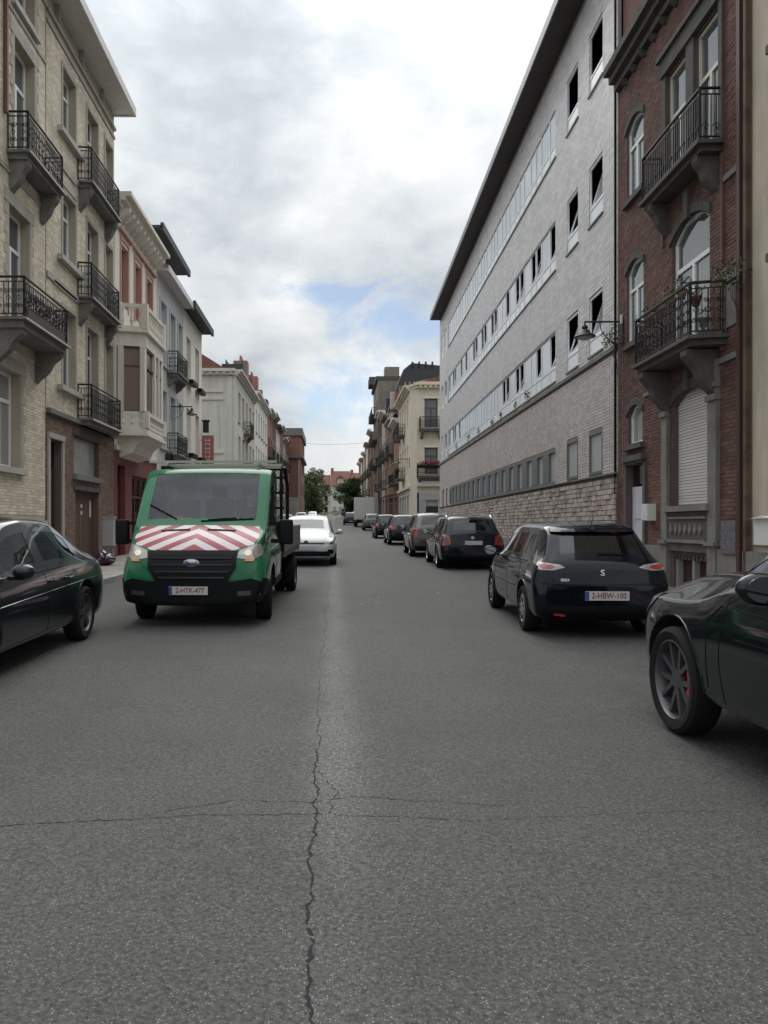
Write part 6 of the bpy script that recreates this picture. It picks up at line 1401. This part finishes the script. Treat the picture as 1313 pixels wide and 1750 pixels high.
c.line('F', [(-.7, .27), (.7, .27)], r=.012, name='bumper_strip', mat=CHROME, off=.01); c.plate('F', -.0, .53, '', off=.02)
def badge_ring(m, h, d): m.lathe([(.065, .012), (.075, .012), (.075, 0), (.065, 0)], (h.x, h.y, h.z), 'y', 20); m.tube([(-.045, h.y + .012, h.z + .05), (-.02, h.y + .012, h.z - .05), (0, h.y + .012, h.z), (.02, h.y + .012, h.z - .05), (.045, h.y + .012, h.z + .05)], .007, 5)
c.raised('F', 0, .685, 'badge', badge_ring, CHROME)
# ---------------------------------------------------------------- green dropside truck
TG = paint('council green paint', (.015, .125, .055), 0, .32); TW = M('black bumper plastic', (.003, .0035, .005), .6, spec=.2, var=.1, obj=True)
st = [(3.70, .42, 1.18, 2.10, .93, .84, 0), (3.76, .38, 1.20, 2.17, .985, .87, 0), (3.95, .36, 1.20, 2.20, 1.0, .92, 0), (4.06, .36, 1.20, 2.21, 1.0, .92, 0), (4.72, .36, 1.18, 2.20, 1.0, .92, 0), (4.83, .36, 1.17, 2.14, 1.0, .925, 0), (5.08, .36, 1.16, 1.86, 1.0, .935, 0), (5.48, .36, 1.15, 1.36, 1.0, .94, 0), (5.56, .36, 1.13, 1.29, 1.0, .94, 0), (5.78, .34, 1.04, 1.19, .995, .90, 0), (5.97, .30, .92, 1.05, .97, .84, 0), (6.06, .28, .80, .93, .93, .70, 0), (6.12, .30, .62, .70, .84, .62, 0)]
fl = {3: 's', 4: 's', 5: 'st', 6: 't'}
tme = car_mesh(st, .03, fl, [(5.17, .36, .45, .62, 1.4)], crease=(.35, .4), k9=.985)
T = Car('green_truck', 'green dropside council truck with red and white chevrons across its bonnet', 'truck', (-1.72, 16.25, ground(16)), math.pi - R(1.6), tme, {'body': TG, 'glass': glass('truck glass', tint=(.80, .86, .92), through=.94, dark=(.03, .036, .05), rough=.02, ior=1.45), 'rubber': .018})
# chevron sheet on the bonnet
cm = bpy.data.materials.new('chevron sheeting'); cm.use_nodes = True; N = cm.node_tree.nodes; L = cm.node_tree.links; MATS['chevron'] = cm
tcn = N.new('ShaderNodeTexCoord'); sx = N.new('ShaderNodeSeparateXYZ'); L.new(tcn.outputs['Object'], sx.inputs[0])
def cmth(op, a, b_):
    n = N.new('ShaderNodeMath'); n.operation = op
    for i, x in enumerate((a, b_)):
        if isinstance(x, (int, float)): n.inputs[i].default_value = x
        else: L.new(x, n.inputs[i])
    return n.outputs[0]
ab = cmth('ABSOLUTE', sx.outputs[0], 0); hh = cmth('ADD', cmth('MULTIPLY', sx.outputs[2], .9), cmth('MULTIPLY', sx.outputs[1], -.42))
ff = cmth('FRACT', cmth('MULTIPLY', cmth('ADD', cmth('MULTIPLY', ab, .62), hh), 4.7), 0); rr_ = cmth('GREATER_THAN', ff, .52)
mxn = N.new('ShaderNodeMix'); mxn.data_type = 'RGBA'; L.new(rr_, mxn.inputs[0]); mxn.inputs[6].default_value = (.56, .50, .50, 1); mxn.inputs[7].default_value = (.27, .035, .045, 1); L.new(mxn.outputs[2], N['Principled BSDF'].inputs['Base Color']); N['Principled BSDF'].inputs['Roughness'].default_value = .35
T.patch('T', [(-.84, 5.52), (.84, 5.52), (.86, 5.75), (.80, 5.90), (.62, 5.97), (.50, 6.02), (-.50, 6.02), (-.62, 5.97), (-.80, 5.90), (-.86, 5.75)], 'bonnet', cm, off=.006, thick=.012, seg=.09)
T.line('T', [(-.90, 5.52), (-.90, 5.78), (-.80, 5.95)], name='bonnet_seam', r=.005); T.line('T', [(.90, 5.52), (.90, 5.78), (.80, 5.95)], name='bonnet_seam', r=.005)
for sg in (-1, 1): T.patch('T', [(sg * .12, 5.60), (sg * .52, 5.62), (sg * .52, 5.655), (sg * .12, 5.64)], 'bonnet_vent', WELL, off=.012, seg=.09)
gp = [(-.60, 1.03), (.60, 1.03), (.59, .80), (.47, .60), (-.47, .60), (-.59, .80)]
g = T.patch('F', gp, 'grille', BLACKP, off=.02, seg=.08)
for z, x_ in ((.93, .54), (.84, .54), (.75, .50), (.67, .44)): T.line('F', [(-x_, z), (x_, z)], r=.014, name='grille_bar', mat=M('satin dark plastic', (.035, .035, .04), .35), parent=g, off=.03)
def oval(m, h, d): m.lathe([(0, .05), (.11, .045), (.115, .02)], (0, h.y, h.z), 'y', 28); 
o = T.raised('F', 0, .865, 'badge', oval, CHROME); 
for v in o.data.vertices: v.co.z = .865 + (v.co.z - .865) * .46
t = textobj('Ford', .075, PBLUE, o, 'lettering', ext=.002); t.location = (0, T.hit('F', 0, .865)[0].y + .052, .865); t.rotation_euler = (R(90), 0, math.pi)
T.patch('F', [(-.93, .36), (-.90, .27), (.90, .27), (.93, .36), (.95, .60), (.80, .66), (.56, .62), (-.56, .62), (-.80, .66), (-.95, .60)], 'bumper', TW, off=.03, seg=.09, thick=.05)
for v in 'LR': T.patch(v, [(5.66, .38), (6.05, .36), (6.02, .66), (5.72, .62)], 'bumper_corner', TW, off=.012, seg=.09)
for v in 'LR':
    T.patch(v, [(3.85, .38), (4.68, .38), (4.68, .56), (3.85, .56)], 'sill_panel', TW, off=.008, seg=.1); T.line(v, [(4.10, 2.1), (4.02, 1.3), (4.02, .58), (4.62, .58), (4.86, .9), (5.28, .98), (5.30, 1.2)], r=.005)
    T.handle(v, 4.16, 1.08, BLACKP)
for sg in (-1, 1):
    h_ = T.patch('F', [(sg * .60, .93), (sg * .63, 1.03), (sg * .84, 1.11), (sg * .93, 1.11), (sg * .92, .96), (sg * .80, .90)], 'headlight', LCLR, off=.012, seg=.05)
    T.patch('F', [(sg * (.745 + .05 * math.cos(q * .785)), 1.0 + .042 * math.sin(q * .785)) for q in range(8)], 'lamp_bowl', M('warm lamp highlight', (.75, .62, .42), .2, emit=.22, var=0), off=.018, seg=.04, parent=h_)  # faint emission paints in the warm highlights of the headlamp
    T.patch('F', [(sg * .70, .885), (sg * .82, .885), (sg * .84, .925), (sg * .72, .92)], 'indicator_lens', LAMB, off=.02, seg=.04, parent=h_)
    T.patch('F', [(sg * .62, .43), (sg * .80, .44), (sg * .80, .50), (sg * .62, .49)], 'fog_lamp', LDRK, off=.045, seg=.06)
    # big door mirrors
    x = sg * 1.19; m = MB(); m.box(x - .095, x + .095, 5.18, 5.30, 1.08, 1.44)
    bm = bmesh.new(); me_ = m.build('tmp', TW).data; bm.from_mesh(me_); bpy.data.objects.remove(bpy.data.objects['tmp']); bmesh.ops.bevel(bm, geom=list(bm.edges), offset=.035, segments=3, affect='EDGES', profile=.6)
    mi = bm_obj(bm, 'wing_mirror', TW, T.root); m = MB(); m.box(min(sg * .97, x), max(sg * .97, x), 5.22, 5.28, 1.10, 1.16); m.box(min(sg * .95, x), max(sg * .95, x), 5.22, 5.27, 1.36, 1.41); m.build('mirror_arm', TW, mi)
T.plate('F', .03, .50, '2-HTK-477', off=.05)
T.line('F', [(-.5, 1.46), (-.1, 1.44)], r=.011, name='wiper', off=.015); T.line('F', [(-.75, 1.45), (.0, 1.42)], r=.012, name='wiper', off=.012); T.line('F', [(.78, 1.66), (.45, 1.50), (.35, 1.45)], r=.011, name='wiper', off=.015)
for x, y, st_ in ((-.86, 5.17, R(5)), (.86, 5.17, R(5))): T.wheel(x, y, .35, .22, .205, 'alloy', 8, steer=st_, mat=RIMD)
for x in (-.90, .90, -.68, .68): T.wheel(x, 1.02, .35, .20, .205, 'alloy', 8, mat=RIMD)
m = MB(); m.box(-.40, .40, .1, 5.5, .42, .60); m.box(-.95, .95, .95, 1.1, .3, .4); m.box(-.9, .9, 3.0, 3.6, .40, .66); m.build('chassis', WELL, T.root)
m = MB(); m.box(-1.0, 1.0, 0, 3.55, .80, .90); m.build('load_bed', RIMD, T.root)
BS = M('grey brown dropside', (.16, .14, .13), .6, .2, var=.15, obj=True)
for x0, x1 in ((-1.02, -.98), (.98, 1.02)):
    for k_ in range(3): m = MB(); m.box(x0, x1, .02, 3.52, .90 + k_ * .135, 1.03 + k_ * .135); m.build('side_board', BS, T.root)
m = MB(); m.box(-1.0, 1.0, 0, .04, .90, 1.3); m.build('tail_board', BS, T.root)
hb = MB(); hb.box(-1.0, 1.0, 3.54, 3.60, .9, 1.35); 
for x in (-.98, -.5, 0, .5, .95): hb.box(x, x + .05, 3.54, 3.60, 1.351, 2.26)
for z in (1.6, 1.85, 2.1, 2.24): hb.box(-1.0, 1.0, 3.52, 3.539, z, z + .04)
hb.build('headboard_rack', BLACKP, T.root)
rk = MB(); rk.box(-.95, .95, 3.52, 3.60, 2.27, 2.31)
for x in (-.7, .7): rk.box(x - .02, x + .02, 3.62, 4.6, 2.26, 2.30)
for y in (3.7, 4.5): rk.box(-.98, .98, y, y + .05, 2.302, 2.34)
rk.build('roof_rack', M('pale rack bar', (.33, .32, .28), .6), T.root)
m = MB(); m.lathe([(.0, 0), (.07, 0), (.07, .10), (.05, .13), (0, .14)], (.72, 4.35, 2.34), 'z', 16); m.build('beacon', BLACKP, T.root, smooth=True)
m = MB(); m.box(.80, .98, 3.56, 3.86, 1.3, 2.30); m.build('tool_locker', BLACKP, T.root); m = MB(); m.tube([(-1.04, 3.4, 1.32), (-1.04, 3.4, 2.0), (-1.0, 3.5, 2.3)], .03, 6); m.build('stake_post', BLACKP, T.root)
m = MB(); m.box(-.9, .9, 3.8, 5.3, .56, .6); m.box(-.9, .9, 5.0, 5.5, 1.0, 1.28); m.build('interior', M('truck cab trim', (.05, .055, .065), .85), T.root)
m = MB(); m.box(-.9, .9, 3.8, 3.86, .6, 2.1); m.build('rear_bulkhead', M('backlight pale cab panel', (.45, .48, .54), .8), T.root)  # pale colour stands in for cab light, to set off the driver's silhouette
for x in (-.5, .0, .55):
    q = MB(); q.box(x - .22, x + .22, 3.95, 4.45, .75, .98); q.prism([(3.90, 1.75), (4.02, 1.76), (4.12, .98), (3.95, .98)], x - .22, x + .22, 'u'); q.prism([(3.92, 1.98), (4.02, 1.98), (4.02, 1.78), (3.92, 1.78)], x - .11, x + .11, 'u'); q.build('seat', SEAT, T.root)
m = MB(); m.tube([(.0 - .55 + .19 * math.cos(a * math.pi / 10), 4.86 - .05 * math.sin(a * math.pi / 10), 1.30 + .19 * math.sin(a * math.pi / 10)) for a in range(20)], .014, 6, closed=True); m.build('steering_wheel', BLACKP, T.root)
Tm = Matrix.Translation(T.root.location) @ T.root.rotation_euler.to_matrix().to_4x4()
def in_truck(p): return tuple(Tm @ Vector(p))
# papers on the dashboard, red bag on the passenger seat
for (x, w_, L_) in ((.12, .30, 'white sheet of paper lying on the truck dashboard left of the driver'), (-.32, .17, 'small pale slip on the dashboard in front of the driver')):
    t = thing('paper_sheet', L_, 'paper', in_truck((x, 5.22, 1.29)), (0, 0, math.pi - R(1.6))); m = MB(); m.prism([(-.08, 0), (.10, .004), (.02, .10), (-.10, .10)], -w_ / 2, w_ / 2, 'u'); m.build('sheet', WBOX, t)
t = thing('red_bag', 'crumpled red work bag on the passenger side of the truck cab', 'bag', in_truck((.52, 4.55, 1.0))); bm = bmesh.new(); bmesh.ops.create_icosphere(bm, subdivisions=3, radius=1)
for v in bm.verts: v.co *= 1 + .25 * mn.noise(v.co * 2.1); v.co = Vector((v.co.x * .33, v.co.y * .18, v.co.z * .26 + .22))
bm_obj(bm, 'sack', M('red work cloth', (.42, .03, .04), .8, var=.3, scale=8), t)
# the driver
def person(loc, rotz, label, shirt, hair, skin=(.33, .19, .13)):
    t = thing('person', label, 'person', loc, (0, 0, rotz)); me = bpy.data.meshes.new('body')
    V = [((0, 0, 0), .15), ((0, -.02, .22), .145), ((0, -.04, .44), .17), ((0, -.03, .54), .07), ((0, -.01, .62), .062), ((0, .0, .72), .10), ((0, .005, .80), .092),
         ((-.19, -.03, .48), .07), ((-.27, .12, .28), .052), ((-.17, .36, .34), .038), ((-.14, .42, .37), .036), ((.19, -.03, .48), .07), ((.27, .12, .28), .052), ((.17, .36, .34), .038), ((.14, .42, .37), .036),
         ((-.10, .12, -.03), .10), ((-.12, .46, .0), .07), ((-.12, .52, -.4), .05), ((.10, .12, -.03), .10), ((.12, .46, .0), .07), ((.12, .52, -.4), .05)]
    E_ = [(0, 1), (1, 2), (2, 3), (3, 4), (4, 5), (5, 6), (2, 7), (7, 8), (8, 9), (9, 10), (2, 11), (11, 12), (12, 13), (13, 14), (0, 15), (15, 16), (16, 17), (0, 18), (18, 19), (19, 20)]
    me.from_pydata([v for v, r_ in V], E_, []); ob = bpy.data.objects.new('body', me); COL.objects.link(ob); sk = ob.modifiers.new('s', 'SKIN'); ob.modifiers.new('u', 'SUBSURF').levels = 2; ob.modifiers['u'].render_levels = 2
    for i, (v, r_) in enumerate(V): me.skin_vertices[0].data[i].radius = (r_, r_ * .85)
    me.skin_vertices[0].data[0].use_root = True
    dg = bpy.context.evaluated_depsgraph_get(); dg.update(); out = bpy.data.meshes.new_from_object(ob.evaluated_get(dg)); bpy.data.objects.remove(ob)
    out.materials.clear(); out.materials.append(shirt); out.materials.append(M('skin', skin, .55, var=.05))
    for p in out.polygons:
        c_ = p.center; p.material_index = 1 if c_.z > .575 or (c_.y > .33 and c_.z > .25) else 0; p.use_smooth = True
    b_ = link('body', out, t)
    bm = bmesh.new(); bmesh.ops.create_icosphere(bm, subdivisions=3, radius=1)
    for v in bm.verts: v.co = Vector((v.co.x * .115, v.co.y * .125 - .02, max(v.co.z, -.45) * .12 + .775)); 
    bmesh.ops.delete(bm, geom=[v for v in bm.verts if v.co.y > .055 and v.co.z < .80], context='VERTS'); bm_obj(bm, 'hair', hair, t)
    m = MB(); m.prism([(.105, .70), (.135, .715), (.10, .76)], -.014, .014, 'u'); m.build('nose', MATS['skin'], b_); m = MB(); m.box(-.028, .028, .098, .106, .665, .672); m.build('mouth', M('lips', (.2, .07, .06), .5), b_)
    for x in (-.035, .035): m = MB(); m.lathe([(0, 0), (.012, .0), (.0, .01)], (x, .098, .755), 'y', 10); m.build('eye', M('eye dark', (.02, .015, .015), .2), b_)
    for sx_ in (-1, 1):   # hands closed on the wheel
        for f_ in range(5):
            m = MB(); x = sx_ * .14 + (f_ - 2) * .0; z = .40 - f_ * .019; m.tube([(sx_ * .15, .42, z), (sx_ * .15 + sx_ * .02, .475, z), (sx_ * .15 - sx_ * .01, .485, z - .003), (sx_ * .14 - sx_ * .02, .462, z - .004)], .009 if f_ < 4 else .007, 6); m.build('finger', MATS['skin'], b_)
    return t
person(in_truck((-.55, 4.27, 1.05)), math.pi - R(1.6), 'driver in dark clothes with dark hair at the wheel of the green truck', M('dark navy jacket', (.018, .022, .04), .8, var=.2), M('dark hair', (.012, .010, .012), .7))
# ---------------------------------------------------------------- white box van up the street
t = thing('box_van', 'white box van with a plain square body parked up the right side', 'van', (3.35, 82, ground(82)), (R(1.2), 0, 0)); WV = M('van box white', (.62, .62, .60), .5, var=.06, streak=.1)
m = MB(); m.box(-1.05, 1.05, 0, 3.6, .85, 3.2); m.box(-1.07, 1.07, -.02, 0, .83, 3.22); m.build('box_body', WV, t)
m = MB(); m.box(-1.0, 1.0, -.032, -.022, .95, 3.1); m.build('rear_door', WV, t); m = MB(); m.box(-.9, .9, -.1, 0, .45, .62); m.build('rear_bumper', BLACKP, t); m = MB(); m.box(-.8, .8, .1, 5.0, .45, .84); m.build('chassis', WELL, t)
m = MB(); m.prism([(3.65, .45), (5.5, .45), (5.55, 1.05), (5.0, 1.3), (4.5, 2.15), (3.65, 2.25)], -.95, .95, 'u'); m.build('cab', WV, t)
for x in (-.9, .9):
    for y in (.9, 4.7): m = MB(); m.lathe([(.34, -.13), (.36, -.1), (.36, .1), (.34, .13)], (x, y, .36), 'x', 20); m.build('wheel', RUB, t, smooth=True)
for x in (-.9, .9): m = MB(); m.box(x - .08, x + .08, -.06, -.0, .66, .80); m.build('tail_light', LRED, t)
